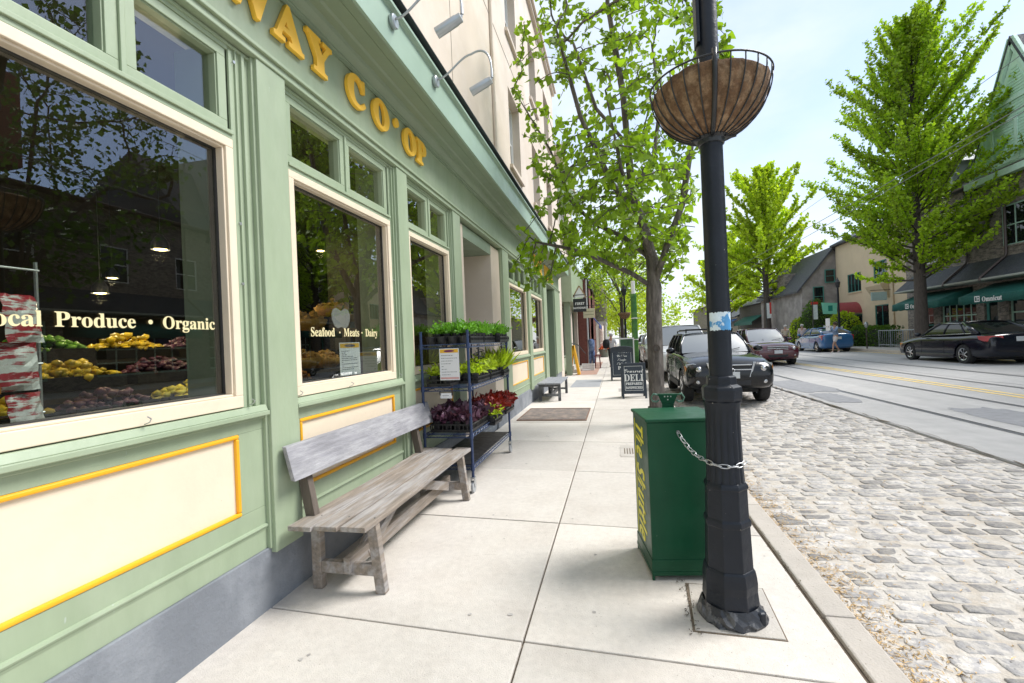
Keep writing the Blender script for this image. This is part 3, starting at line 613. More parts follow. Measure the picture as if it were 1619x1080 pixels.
for row, (x, z) in enumerate(((-3.45, 1.145), (-3.75, 1.345), (-4.05, 1.545))):
    for i in range(6):
        nm = SP[(k * 5 + row) % 12]; y = 1.25 + i * .62; k += 1
        if k > 12: nm2 = nm + ' in the back crate'
        c = thing('produce_crate', f'black crate of {nm} on the {["bottom", "middle", "top"][row]} step, {["first", "second", "third", "fourth", "fifth", "last"][i]} from the left, behind the glass', 'crate', (x, y, z), 0, 'produce crates inside the window')
        q = MB(); q.box(-.13, .13, -.27, .27, 0, .012); bar4(q, 0, 0, 0, 0, 0, 0, 0) if 0 else None
        q.box(-.13, -.12, -.27, .27, .012, .09); q.box(.12, .13, -.27, .27, .012, .09); q.box(-.12, .12, -.27, -.26, .012, .09); q.box(-.12, .12, .26, .27, .012, .09); q.build('crate', TRAY, c)
        q = MB(); clump(q, 0, 0, .07, .12, .29, .13, 80, .022, .044, seed=k); q.build('produce', mat('produce_' + nm.replace(' ', '_'), pc[nm], .45, .35, 25, tone=.5), c, smooth=True)
# crisp-bag rack by the glass
t = thing('snack_rack', 'wire rack of snack bags standing just inside the front window', 'rack', (-2.56, 1.27, .38))
b = MB(); 
for yy in (-.20, .30): b.tube([(0, yy, 0), (0, yy, 1.62)], .008, 6)
for z in (.5, .72, .94, 1.16, 1.38, 1.58): b.tube([(.02, -.2, z), (.02, .30, z)], .005, 6)
b.build('wire_frame', GALV, t)
bm_ = [mat('bag_white', (.50, .50, .48), .35, .15, 14, .6, 12, col2=(.30, .02, .03), c2pos=(.50, .53), c2scale=5, c2stretch=(1, .6, 3.5)), mat('bag_red', (.32, .03, .04), .35, .15, 14, .6, 12, col2=(.50, .49, .46), c2pos=(.49, .52), c2scale=5, c2stretch=(1, .6, 3.5)), mat('bag_amber', (.40, .17, .03), .35, .15, 14, .6, 12, col2=(.10, .02, .02), c2pos=(.50, .53), c2scale=5, c2stretch=(1, .6, 3.5))]
r_ = random.Random(4); n_ = 0
for z in (.42, .64, .86, 1.08, 1.30):
    for yy in (-.12, .03, .18):
        n_ += 1
        G = []; 
        for i in range(9):
            v = i / 8; row = []
            for j in range(7):
                u = j / 6; puff = (math.sin(math.pi * u) ** .6) * (math.sin(math.pi * v) ** .5) * .03; row.append((.03 + puff + r_.uniform(-.006, .006) + .05 * (1 - v), (u - .5) * .145 + r_.uniform(-.003, .003), v * .20 + r_.uniform(-.003, .003)))
            G.append(row)
        o = MB().grid(G).build('snack_bag', bm_[(n_ * 7) % 3], None, smooth=False, solid=.003); o.location = (-2.54, 1.27 + yy, .38 + z - .03 + r_.uniform(-.01, .01)); o.rotation_euler = (0, .1, r_.uniform(-.3, .3))
        tag(o, f'{["white", "red", "amber"][(n_ * 7) % 3]} crumpled snack bag, {["left", "middle", "right"][(n_ - 1) % 3]} on the {["lowest", "second lowest", "middle", "second highest", "highest"][(n_ - 1) // 3]} row of the window rack', 'snack bag', 'snack bags on the window rack')
EMW = mat('bulb_glow', (1, .8, .4), .3, 0, 1, emit=((1, .70, .25), 9))
for i, (x, y, z, lb) in enumerate(((-3.6, 3.05, 2.42, 'small warm ceiling lamp glowing high in the left window'), (-4.6, 3.3, 2.15, 'small warm lamp glowing low at the left of the big window'), (-3.9, 4.55, 2.3, 'warm crescent lit ceiling lamp right of centre in the big window'), (-4.4, 8.6, 1.9, 'single warm lamp glowing at the right of the second window'), (-5.8, 4.3, 2.5, 'warm lamp far back behind the big window'), (-3.9, 1.9, 2.75, 'added warm lamp nearest the left edge, brightening the produce stand'), (-3.9, 5.6, 2.9, 'added warm lamp brightening the amber baskets behind the second window'))):  # last two lamps are extra, added to brighten the produce and the baskets
    t = thing('pendant_lamp', lb, 'lamp', (x, y, z)); b = MB(); b.lathe([(.012, .13), (.03, .11), (.06, .06), (.065, .0)], 16, cap=False); b.build('lamp_shade', DARK, t, smooth=True)
    b = MB(); b.lathe([(.001, -.005), (.045, .0), (.045, .02), (.001, .025)], 12, cap=False); b.build('bulb', EMW, t, smooth=True); b = MB(); b.tube([(0, 0, .12), (0, 0, 3.6 - z)], .004, 5); b.build('cord', DARK, t)
    pl_ = bpy.data.lights.new('bulb_light', 'POINT'); pl_.energy = 6 if y == 5.6 else 14; pl_.color = (1, .78, .48); pl_.shadow_soft_size = .05; po = bpy.data.objects.new('bulb_light', pl_); COL.objects.link(po); po.parent = t; po.location = (.0, 0, -.05)
# hanging baskets and papers behind the second pane
YB = mat('wicker_amber', (.40, .22, .04), .8, .4, 20, .8, 30)
for i, (x, y, z) in enumerate(((-3.0, 4.05, 1.80), (-3.2, 4.75, 1.98), (-3.05, 4.0, 1.42), (-3.15, 4.5, 1.40))):
    t = thing('wicker_basket', 'amber wicker basket, ' + ['upper one nearest the pane', 'upper one set further back', 'lower one at the left', 'lower one at the right'][i] + ', behind the second window', 'basket', (x, y, z), 0, 'amber baskets behind the second window')
    b = MB(); b.lathe([(.12, -.05), (.17, .0), (.19, .05), (.18, .055), (.15, .0), (.1, -.035)], 18, cap=True); b.build('bowl', YB, t, smooth=True); b = MB(); clump(b, 0, 0, .04, .15, .15, .10, 24, .03, .055, seed=i); b.build('produce', YB, t)
t = thing('window_notice', 'white printed notice with an amber heading propped inside the second window', 'notice', (-2.21, 3.52, 1.30))
nm_ = facemtx(0, 0, 0, 1, -.28); pap = mat('paper', (.72, .72, .76), .6, .03, 4); ink = mat('ink', (.10, .10, .14), .7)
def sheet(t, w_, h, head, m0, nl, mtx, seed=1):
    MB().box(-w_ / 2, w_ / 2, 0, h, -.002, 0, mtx).build('sheet', pap, t)
    MB().box(-w_ / 2 + .008, w_ / 2 - .008, h - .045, h - .008, .0004, .0012, mtx).build('heading', m0, t)
    MB().prism([(math.cos(a) * w_ * .27, h - .027 + math.sin(a) * .012) for a in [i * math.pi / 8 for i in range(16)]], .0014, .002, 'z', mtx=mtx).build('emblem', head, t)
    b = MB(); r_ = random.Random(seed)
    for i in range(nl):
        y = h - .075 - i * (h - .1) / nl; x = -w_ / 2 + .02
        while x < w_ / 2 - .03:
            l = r_.uniform(.006, .022); b.box(x, min(x + l, w_ / 2 - .02), y, y + .005, .0004, .001, mtx); x += l + .005
            if r_.random() < .12: break
    o = b.build('print_line', ink, t); o['kind'] = 'stuff'
sheet(t, .22, .30, ink, mat('head_amber', (.75, .42, .03), .6), 13, nm_)
t = thing('apple_cutout', 'grey apple shaped cutout hanging inside the second window above the lettering', 'cutout', (-2.35, 3.62, 1.74))
AP = [(0, .0), (.05, -.012), (.09, .01), (.115, .06), (.12, .11), (.10, .15), (.06, .165), (.02, .15), (0, .14), (-.02, .15), (-.06, .165), (-.10, .15), (-.12, .11), (-.115, .06), (-.09, .01), (-.05, -.012)]
MB().prism(AP, 0, .006, 'z', mtx=facemtx(0, 0, 0, 1, -.1)).build('apple', mat('grey_card', (.33, .31, .32), .7), t); MB().prism([(0, .145), (.02, .19), (.05, .20), (.03, .165)], .008, .012, 'z', mtx=facemtx(0, 0, 0, 1, -.1)).build('stalk', DARK, t)

# ================================================================== wooden bench
t = thing('wooden_bench', 'long weathered grey plank bench with a single backrest board by the shop wall', 'bench', (-1.715, 3.545, 0))
def pk(name, x0, x1, y0, y1, z0, z1, m, seed, warp=.004):
    r_ = random.Random(seed); n = 14; b = MB(); V = []
    for i in range(n + 1):
        y = y0 + (y1 - y0) * i / n; dx, dz = r_.uniform(-.0025, .0025), warp * math.sin(i * .5 + seed)
        V += [(x0 + dx, y, z0 + dz), (x1 + dx + r_.uniform(-.002, .002), y, z0 + dz), (x1 + dx, y, z1 + dz), (x0 + dx, y, z1 + dz)]
    F = [(3, 2, 1, 0), tuple(n * 4 + q for q in (0, 1, 2, 3))] + [(i * 4 + q, i * 4 + (q + 1) % 4, (i + 1) * 4 + (q + 1) % 4, (i + 1) * 4 + q) for i in range(n) for q in range(4)]
    return b.add(V, F).build(name, m, t, bevel=.004)
pk('seat_plank', -.305, -.145, -1.09, 1.0, .436, .466, WOOD, 1); pk('seat_plank', -.138, .018, -1.075, .97, .438, .468, WOOD, 2); pk('seat_plank', .038, .205, -1.06, 1.02, .438, .470, WOOD, 3)
b = MB(); G = []
m_ = Matrix.Rotation(R(-13), 4, 'Y')
n = 12; V = []; r_ = random.Random(8)
for i in range(n + 1):
    y = -1.08 + 2.20 * i / n; dz = .0; zz0 = .745 - .012 * i / n * 1.5; zz1 = .955 - .012 * i / n * 1.5
    for (x, z) in ((-.275, zz0), (-.243, zz0 - .004), (-.300, zz1), (-.333, zz1 + .003)): V.append((x + r_.uniform(-.002, .002), y, z + r_.uniform(-.0015, .0015)))
b.add(V, [(3, 2, 1, 0), tuple(n * 4 + q for q in (0, 1, 2, 3))] + [(i * 4 + q, i * 4 + (q + 1) % 4, (i + 1) * 4 + (q + 1) % 4, (i + 1) * 4 + q) for i in range(n) for q in range(4)]).build('backrest', WOODG, t, bevel=.004)
for yy in (-.90, .78):
    MB().beam((-.235, yy, 0), (-.235, yy, .432), .052, .068, (1, 0, 0)).build('leg', WOOD, t, bevel=.005)
    MB().beam((.215, yy, 0), (.165, yy, .432), .052, .068, (1, 0, 0)).build('leg', WOOD, t, bevel=.005)
    MB().beam((-.262, yy + .012, .40), (-.352, yy + .012, .90), .055, .07, (1, 0, 0)).build('back_post', WOODD, t, bevel=.004)
    MB().beam((-.20, yy, .145), (.20, yy, .145), .045, .075).build('cross_rail', WOOD, t, bevel=.004)
    MB().beam((-.26, yy, .405), (.18, yy, .405), .05, .05).build('seat_bearer', WOOD, t, bevel=.004)
MB().beam((.0, -.95, .175), (.0, .86, .175), .045, .10).build('stretcher', WOOD, t, bevel=.004)
for s_ in (-1, 1): MB().beam((s_ * .02 - .01, -.78 if s_ < 0 else -.72, .15), (s_ * .02, -.35 if s_ < 0 else -.18, .42), .035, .07).build('brace', WOOD, t, bevel=.003)
MB().beam((.05, .70, .16), (.05, -.05, .42), .035, .08).build('brace', WOOD, t, bevel=.003)
b = MB()
for x in (-.2, .0, .18):
    for yy in (-.9, .78): b.lathe([(.006, .469), (.006, .4705)], 8, (x, yy, 0))
b.build('screw', DARK, t)

# second, dark low bench further on
t = thing('dark_bench', 'low dark stained backless bench further along by the shop wall', 'bench', (-1.68, 12.3, 0))
WD2 = mat('dark_bench_wood', (.07, .07, .075), .6, .25, 8, .3, 30, col2=(.16, .165, .18), c2scale=5)
for i in range(3): B(-.30 + i * .2, -.11 + i * .2, -.85, 1.1, .43, .465).build('seat_plank', mat('grey_bench_top', (.27, .28, .31), .6, .2, 8), t, bevel=.003)
for yy in (-.7, .95):
    for xx in (-.25, .24): MB().beam((xx, yy, 0), (xx, yy, .43), .05, .07, (1, 0, 0)).build('leg', WD2, t, bevel=.003)
    B(-.25, .24, yy - .02, yy + .02, .36, .43).build('apron', WD2, t); B(-.22, .21, yy - .02, yy + .02, .12, .17).build('cross_rail', WD2, t)
MB().beam((0, -.6, .14), (0, .9, .14), .04, .1).build('stretcher', WD2, t); MB().beam((0, -.5, .16), (0, .1, .42), .03, .1).build('brace', WD2, t)

# ================================================================== plant trolley
CX0, CX1, CY0, CY1 = -2.02, -1.50, 4.56, 6.28
t = thing('plant_trolley', 'blue wire shelving trolley on castors, full of potted plants', 'trolley', (-1.76, 5.4, 0))
o_ = Vector((-1.76, 5.4, 0))
PZ = [(CX1, CY0), (CX0, CY0), (CX1, CY1), (CX0, CY1)]
for (x, y) in PZ:
    b = MB(); b.tube([(x - o_.x, y - o_.y, .16), (x - o_.x, y - o_.y, 1.68)], .0145, 10); b.tube([(x - o_.x, y - o_.y, 1.68), (x - o_.x, y - o_.y, 1.69)], .017, 10); p = b.build('post', BLUEM, t, smooth='auto')
    c = MB(); c.prism([(-.025, .155), (.025, .155), (.03, .12), (.012, .06), (-.012, .06), (-.03, .12)], -.02, -.014, 'x', mtx=Matrix.Translation((x - o_.x, y - o_.y, 0))); c.prism([(-.025, .155), (.025, .155), (.03, .12), (.012, .06), (-.012, .06), (-.03, .12)], .014, .02, 'x', mtx=Matrix.Translation((x - o_.x, y - o_.y, 0))); c.box(x - o_.x - .022, x - o_.x + .022, y - o_.y - .03, y - o_.y + .03, .150, .162)
    cs = c.build('castor', GALV, t); w_ = MB(); w_.lathe([(.02, -.013), (.055, -.013), (.06, -.009), (.06, .009), (.055, .013), (.02, .013)], 24, (x - o_.x, y - o_.y, .060), 'x'); w_.build('wheel', mat('castor_rubber', (.36, .37, .38), .6, .1, 9), cs, smooth='auto')
for z in (1.545, 1.095, .605, .275):
    b = MB(); x0, x1, y0, y1 = CX0 - o_.x, CX1 - o_.x, CY0 - o_.y, CY1 - o_.y
    for zz in (z, z - .035):
        for p, q in (((x0, y0), (x1, y0)), ((x1, y0), (x1, y1)), ((x1, y1), (x0, y1)), ((x0, y1), (x0, y0))): b.tube([(*p, zz), (*q, zz)], .006, 6)
    for i in range(24):
        y = y0 + (y1 - y0) * (i + .5) / 24; b.tube([(x0, y, z + .004), (x1, y, z + .004)], .0025, 4)
    for (p, q) in (((x1, y0), (x1, y1)), ((x0, y0), (x1, y0)), ((x0, y0), (x0, y1))):
        n = int(math.dist(p, q) / .05); zg = [(p[0] + (q[0] - p[0]) * i / n, p[1] + (q[1] - p[1]) * i / n, z - (.035 if i % 2 else 0)) for i in range(n + 1)]; b.tube(zg, .0022, 4)
    b.build('wire_shelf', BLUEM, t)
    for (x, y) in PZ: MB().tube([(x - o_.x, y - o_.y, z - .045), (x - o_.x, y - o_.y, z + .012)], .021, 10).build('collar', BLUEM, t)
b = MB(); b.box(CX0 - o_.x + .02, CX1 - o_.x - .02, CY0 - o_.y + .02, CY1 - o_.y - .02, .284, .290); b.build('liner_mat', TRAY, t)
for (x, y) in ((-1.58, 5.2), (-1.54, 6.15)):
    b = MB(); P = [(x - o_.x + .06 * math.sin(a), y - o_.y + .08 * math.cos(a), 1.20 + .013 * a) for a in [i * .45 for i in range(50)]]; b.tube(P, .006, 5); b.tube([(x - o_.x, y - o_.y, 1.11), (x - o_.x, y - o_.y, 1.54)], .012, 6); b.build('spiral_wire', DARK, t)
t = thing('price_sheet', 'white price sheet with purple and amber heading on the end of the plant trolley', 'notice', (-1.70, 4.535, 1.175))
pm = facemtx(0, 0, 0, 0, -1)
sheet(t, .215, .33, mat('head_purple', (.16, .02, .10), .5), mat('head_amber', (0, 0, 0)), 8, pm, 5)
MB().box(-.10, .10, .012, .03, .0005, .001, pm).build('foot_strip', mat('pinkish', (.62, .33, .33), .7), t); b = MB(); b.tube([(-.08, 0, .33), (-.08, .01, .37)], .003, 5); b.tube([(.08, 0, .33), (.08, .01, .37)], .003, 5); b.build('clip', DARK, t)
t = thing('shelf_ticket', 'small white ticket clipped under the middle trolley shelf', 'ticket', (-1.75, 4.535, .985)); MB().box(-.065, .065, 0, .055, -.002, .001, pm).build('card', pap, t); b = MB(); b.box(-.04, .03, .025, .030, .001, .002, pm); b.build('print_line', ink, t)
b = MB(); b.box(-.075, -.06, .03, .07, .001, .004, pm); b.box(.06, .075, .03, .07, .001, .004, pm); b.build('clip', DARK, t)
def tray(x, y, z, wx, wy, label, kind, seed, h=.075):
    t = thing('plant_tray', label, 'plant tray', (x, y, z + .007), 0, 'trays of plants on the trolley')
    q = MB(); q.box(-wx / 2, wx / 2, -wy / 2, wy / 2, 0, .008); n = int(wy / .045)
    for sx in (-1, 1): q.box(sx * wx / 2 - .003, sx * wx / 2 + .003, -wy / 2, wy / 2, h - .015, h); q.box(sx * wx / 2 - .003, sx * wx / 2 + .003, -wy / 2, wy / 2, .008, .03)
    for sy in (-1, 1): q.box(-wx / 2, wx / 2, sy * wy / 2 - .003, sy * wy / 2 + .003, h - .015, h); q.box(-wx / 2, wx / 2, sy * wy / 2 - .003, sy * wy / 2 + .003, .008, .03)
    for i in range(n + 1):
        y_ = -wy / 2 + wy * i / n
        for sx in (-1, 1): q.box(sx * wx / 2 - .003, sx * wx / 2 + .003, y_ - .006, y_ + .006, .03, h - .015)
    for i in range(int(wx / .045) + 1):
        x_ = -wx / 2 + wx * i / max(1, int(wx / .045))
        for sy in (-1, 1): q.box(x_ - .006, x_ + .006, sy * wy / 2 - .003, sy * wy / 2 + .003, .03, h - .015)
    q.build('tray', TRAY, t); r_ = random.Random(seed)
    nx, ny = max(1, round(wx / .12)), max(1, round(wy / .12)); P = []; D = []
    for i in range(nx):
        for j in range(ny):
            px, py = -wx / 2 + wx * (i + .5) / nx, -wy / 2 + wy * (j + .5) / ny; q = MB(); q.lathe([(.038, .008), (.052, .105), (.055, .105), (.055, .115), (.048, .115), (.046, .10)], 10, (px, py, 0)); q.build('pot', TRAY, t)
            nst = {'fern': 26, 'bright': 20, 'grass': 60, 'purple': 26, 'red': 30}[kind]
            for s_ in range(nst):
                a = r_.uniform(0, 6.28); tl = r_.uniform(.1, 1.0); L_ = r_.uniform(.07, .17)
                d = np.array([math.cos(a) * tl, math.sin(a) * tl, .75]); d /= np.linalg.norm(d); kk = {'fern': 7, 'bright': 4, 'grass': 1, 'purple': 4, 'red': 5}[kind]
                for c in range(kk):
                    v = (c + 1) / kk; P.append((px + d[0] * L_ * v, py + d[1] * L_ * v, .10 + d[2] * L_ * v - .04 * v * v * tl)); sd_ = rand_dirs(1)[0]; D.append(d * .7 + sd_ * .9 if kind != 'grass' else d)
    P, D = np.array(P), np.array(D)
    if kind == 'fern': leaves('foliage', P, D, .045, LF4, t, OVAL, jit=.4)
    elif kind == 'bright': leaves('foliage', P, D, .06, LF2, t, OVAL, jit=.4)
    elif kind == 'grass': leaves('foliage', P - D * .09, D, .26, LF2, t, OVAL * np.array([.25, 1]), jit=.12, droop=.1)
    elif kind == 'purple': leaves('foliage', P, D, .062, LFP, t, HEART, jit=.4)
    else:
        leaves('foliage', P, D, .07, LFR, t, OVAL * np.array([1.3, 1]), jit=.5, droop=.4)
    return t
tray(-1.76, 5.0, 1.545, .46, .50, 'tray of feathery green seedlings nearest the camera on the top shelf', 'fern', 1); tray(-1.76, 5.53, 1.545, .46, .50, 'middle tray of feathery green seedlings on the top shelf', 'fern', 2); tray(-1.72, 6.06, 1.545, .50, .50, 'farthest tray of leafy green seedlings on the top shelf', 'fern', 3)
tray(-1.86, 4.78, 1.095, .26, .34, 'low tray of yellow green seedlings behind the price sheet', 'bright', 4); tray(-1.62, 5.15, 1.095, .22, .5, 'tray of bright lime leaves on the middle shelf', 'bright', 5); tray(-1.64, 5.7, 1.095, .26, .5, 'tray of lime leaves in the middle of the middle shelf', 'bright', 6); tray(-1.62, 6.1, 1.095, .30, .30, 'tray of arching green grass at the far end of the middle shelf', 'grass', 7)
tray(-1.74, 4.92, .605, .46, .62, 'black tray of dark purple leaved plants on the third shelf', 'purple', 8, .09); tray(-1.62, 5.55, .605, .36, .45, 'tray of dark red coleus in the middle of the third shelf', 'red', 9); tray(-1.60, 6.02, .605, .36, .45, 'far tray of bright red leaves on the third shelf', 'red', 10); tray(-1.50, 5.42, .56, .14, .34, 'small tray of lime sprigs in front of the red leaves', 'bright', 12)
for i, yy in enumerate((4.64, 4.78, 4.68)):
    pass
t = thing('empty_pot_tray', 'black tray of small empty pots at the near end of the top shelf', 'pot tray', (-1.76, 4.66, 1.552))
for i in range(4):
    for j in range(1): MB().lathe([(.04, 0), (.055, .075), (.058, .075), (.058, .082), (.05, .082), (.04, .01)], 12, (-.19 + i * .125, 0, 0)).build('pot', TRAY, t)

# ================================================================== newspaper box
bz = math.atan2(3.03 - 3.49, .17 - .06)      # direction of the lettered side
t = thing('newspaper_box', 'green steel newspaper box with yellow sideways lettering chained to the lamp post', 'newspaper box', (.17, 3.03, 0), math.atan2(.07, .44))
Wb, Db = .46, .455   # along local x (towards the post), local y (away)
b = MB(); b.box(0, Wb, 0, Db, .045, 1.0); b.build('cabinet', BOXG, t, bevel=.008)
b = MB(); b.box(-.012, Wb + .012, -.012, Db + .012, 1.0, 1.022); b.build('lid', BOXG, t, bevel=.007)
b = MB(); b.box(-.006, Wb + .006, -.006, Db + .006, .03, .055); b.box(-.004, .012, -.004, .012, 0, .05); b.box(Wb - .012, Wb + .004, -.004, .012, 0, .05); b.box(-.004, .012, Db - .012, Db + .004, 0, .05); b.box(-.004, Wb + .004, -.004, .0, .055, .13); b.box(-.004, 0, 0, Db, .055, .13); b.build('base_rim', BOXG, t, bevel=.003)
lm = Matrix(((0, 0, -1, -.002), (0, -1, 0, Db), (-1, 0, 0, 0), (0, 0, 0, 1)))
# sideways lettering on the left side: reads downwards
def sidemtx(y, z): # text x -> -Z, text y -> +Y(local, away)... letters lean towards the far edge
    return Matrix(((0, 0, -1, -.0015), (0, -1, 0, y), (-1, 0, 0, z), (0, 0, 0, 1)))
text('lettering', 'The', TYEL, sidemtx(.350, .955), .30, t, ext=.0006, off=.0022, sty='sansbi', sx=.47); text('lettering', 'Shuttle', TYEL, sidemtx(.350, .665), .30, t, ext=.0006, off=.0022, sty='sansbi', sx=.50)
B(-.002, -.0005, .385, .40, .15, .965).build('underline', TYEL, t); 
# slim stand on the lid, seen from behind
t = thing('news_box_sign', 'small green stand with a wide perforated top behind the newspaper box', 'stand', (.36, 3.62, 0))
t.scale = (.72, .8, .925); B(-.06, .06, -.02, .02, 0, 1.12).build('stem', BOXG, t, bevel=.004); MB().prism([(-.06, 1.12), (.06, 1.12), (.10, 1.20), (-.10, 1.20)], -.02, .02).build('head', BOXG, t, bevel=.003)
b = MB()
for s_ in (-1, 1): b.tube([(s_ * .09, 0, 1.19), (s_ * .14, 0, 1.20), (s_ * .165, 0, 1.17), (s_ * .15, 0, 1.14), (s_ * .11, 0, 1.135), (s_ * .085, 0, 1.15)], .008, 8)
b.build('handle', mat('green_tube', (.10, .22, .16), .3), t, smooth=True)
for xx, zz in ((-.03, 1.18), (0, 1.18), (.03, 1.18), (0, 1.155)): B(xx - .006, xx + .006, -.023, -.0205, zz - .005, zz + .005).build('hole', mat('hole_pale', (.5, .55, .5), .6), t)

# ================================================================== lamp post with hanging basket
LX, LY = .555, 2.72
t = thing('lamp_post', 'black cast iron lamp post with a battered octagonal base in the foreground', 'lamp post', (LX, LY, .006))
def octo(prof, name, n=8, ph=math.pi / 8, bev=.004, m=POLE, sm=False): b = MB(); b.lathe(prof, n, ph=ph); return b.build(name, m, t, bevel=bev, smooth=sm)
octo([(.150, 0), (.153, .035), (.140, .05), (.135, .075)], 'foot_flange'); 
octo([(.142, .06), (.146, .10), (.140, .155), (.142, .20), (.138, .235), (.133, .262), (.126, .275)], 'base_wrap')
octo([(.124, .25), (.116, .50), (.123, .508), (.121, .532), (.112, .545), (.109, .70), (.116, .706), (.112, .722), (.100, .738)], 'base')
b = MB(); n = 64; prof = [(.098, .735), (.094, .80), (.089, 1.0), (.088, 1.10), (.090, 1.135), (.097, 1.17)]; V = []
for r_0, z in prof:
    for j in range(n): a = 2 * math.pi * j / n; fl = .006 * (abs(math.sin(a * 8)) ** .6 - 1) * (1 if z < 1.13 else 0); V.append(((r_0 + fl) * math.cos(a), (r_0 + fl) * math.sin(a), z))
b.add(V, [(i * n + j, i * n + (j + 1) % n, (i + 1) * n + (j + 1) % n, (i + 1) * n + j) for i in range(len(prof) - 1) for j in range(n)]); b.build('fluted_shaft', POLE, t, smooth='auto')
b = MB(); b.lathe([(.096, 1.165), (.104, 1.19), (.106, 1.235), (.103, 1.25), (.080, 1.262), (.078, 1.30), (.074, 1.308), (.060, 1.312)], 8, ph=math.pi / 8); b.build('capital', POLE, t, bevel=.005)
b = MB(); b.lathe([(.060, 1.30), (.0585, 2.4), (.056, 3.35), (.056, 3.6)], 40, cap=False); b.lathe([(.056, 3.6), (.075, 3.62), (.08, 3.66), (.06, 3.72), (.10, 3.80), (.10, 3.83)], 24); b.build('shaft', POLE, t, smooth='auto')
B(-.062, -.045, -.06, .03, 3.12, 3.45).build('bracket_plate', POLE, t, bevel=.003)
b = MB(); b.lathe([(.10, 3.83), (.16, 4.25), (.17, 4.28), (.02, 4.5)], 8, cap=True); b.build('lantern', GLASSD, t)
st = mat('sticker', (.62, .72, .78), .5, .12, 30, col2=(.08, .30, .58), c2pos=(.50, .53), c2scale=16)
b = MB(); n = 40; V = []
r_ = random.Random(3); off = [r_.uniform(-.004, .004) for _ in range(n + 1)]
for z, rr_ in ((1.558, .0605), (1.60, .0610), (1.655, .0605)):
    for j in range(n + 1): a = -2.6 + 3.3 * j / n; V.append((rr_ * math.cos(a), rr_ * math.sin(a), z + off[j] * (0 if z == 1.60 else 1)))
b.add(V, [(i * (n + 1) + j, i * (n + 1) + j + 1, (i + 1) * (n + 1) + j + 1, (i + 1) * (n + 1) + j) for i in range(2) for j in range(n)]); b.build('sticker', st, t, smooth=True)
b = MB(); b.lathe([(.0, 0), (.028, 0), (.032, .012), (.032, .07), (.02, .075), (0, .076)], 8, (.125, -.085, .0)); b.build('bolt_cover', POLE, t, bevel=.004)
# crumpled collar sheet round the foot
b = MB(); r_ = random.Random(6); n = 30; V = []
for k, (rr_, z) in enumerate(((.142, .085), (.158, .055), (.172, .02), (.178, .002))):
    for j in range(n): a = 2 * math.pi * j / n; q = 1 + r_.uniform(-.07, .07) * (k > 0); V.append((rr_ * q * math.cos(a), rr_ * q * math.sin(a), max(.001, z + r_.uniform(-.014, .014) * (0 < k < 3))))
b.add(V, [(i * n + j, i * n + (j + 1) % n, (i + 1) * n + (j + 1) % n, (i + 1) * n + j) for i in range(3) for j in range(n)]); b.build('crumpled_collar', mat('torn_sheet', (.10, .10, .105), .35, .5, 12, .4, 30, col2=(.02, .022, .028), c2pos=(.45, .5), c2scale=10), t)

t = thing('hanging_basket', 'half round black wire planter lined with brown coconut fibre, round the foreground lamp post', 'hanging basket', (LX, LY, 2.605)); t.scale = (.90, .90, .90)
RB, HB = .338, .335
def bprof(u): return (RB * math.sin(u * math.pi / 2) ** .9 if u > 0 else 0, HB * (1 - math.cos(u * math.pi / 2)) ** .92)
r_ = random.Random(9); n = 72; b = MB(); V = []
us = [.16, .28, .4, .52, .64, .75, .86, .94]
for u in us:
    pr, pz = bprof(u)
    for j in range(n):
        a = 2 * math.pi * j / n; k = .985 + r_.uniform(-.012, .012); top = (u == us[-1]); V.append((pr * k * math.cos(a), pr * k * math.sin(a), pz + (.012 * math.sin(a * 3 + 1) + r_.uniform(-.006, .006) if top else 0)))
for u in reversed(us[3:]):
    pr, pz = bprof(u)
    for j in range(n): a = 2 * math.pi * j / n; V.append((pr * .93 * math.cos(a), pr * .93 * math.sin(a), pz + .006))
kN = len(V) // n; b.add(V, [(i * n + j, i * n + (j + 1) % n, (i + 1) * n + (j + 1) % n, (i + 1) * n + j) for i in range(kN - 1) for j in range(n)]); ln = b.build('fibre_liner', COIR, t, smooth=True)
b = MB(); b.lathe([(.06, .18), (.26, .18)], 24, cap=False); b.build('soil', mat('soil', (.05, .035, .025), .95, .4, 20), t)
GAP = math.atan2(-1, -.1)
for j in range(26):
    a = 2 * math.pi * j / 26 + GAP; P = []
    for q in range(13): u = .14 + .86 * q / 12; pr, pz = bprof(u); P.append(((pr + .004) * math.cos(a), (pr + .004) * math.sin(a), pz))
    MB().tube(P, .0042, 6).build('wire_rib', BLK, t, smooth=True)
b = MB(); b.tube([((RB + .006) * math.cos(a), (RB + .006) * math.sin(a), HB + .004) for a in [2 * math.pi * i / 64 for i in range(64)]], .0055, 6, closed=True); b.build('rim_ring', BLK, t, smooth=True)
b = MB(); P = [];
for q in range(13): u = .12 + .88 * q / 12; pr, pz = bprof(u); P.append(((pr + .009) * math.cos(GAP), (pr + .009) * math.sin(GAP), pz + (.03 if q == 12 else 0)))
b.tube(P, .014, 6); b.build('seam_bar', BLK, t, smooth=True)
b = MB(); b.lathe([(.060, -.03), (.075, -.025), (.078, .0), (.10, .012), (.098, .022), (.062, .024)], 24, cap=False); b.tube([(-.07, -.05, 0), (-.11, -.07, -.01), (-.125, -.07, -.02)], .008, 6); b.tube([(.07, -.05, 0), (.11, -.05, -.008), (.13, -.05, -.004)], .008, 6); b.build('clamp_ring', BLK, t, smooth='auto')

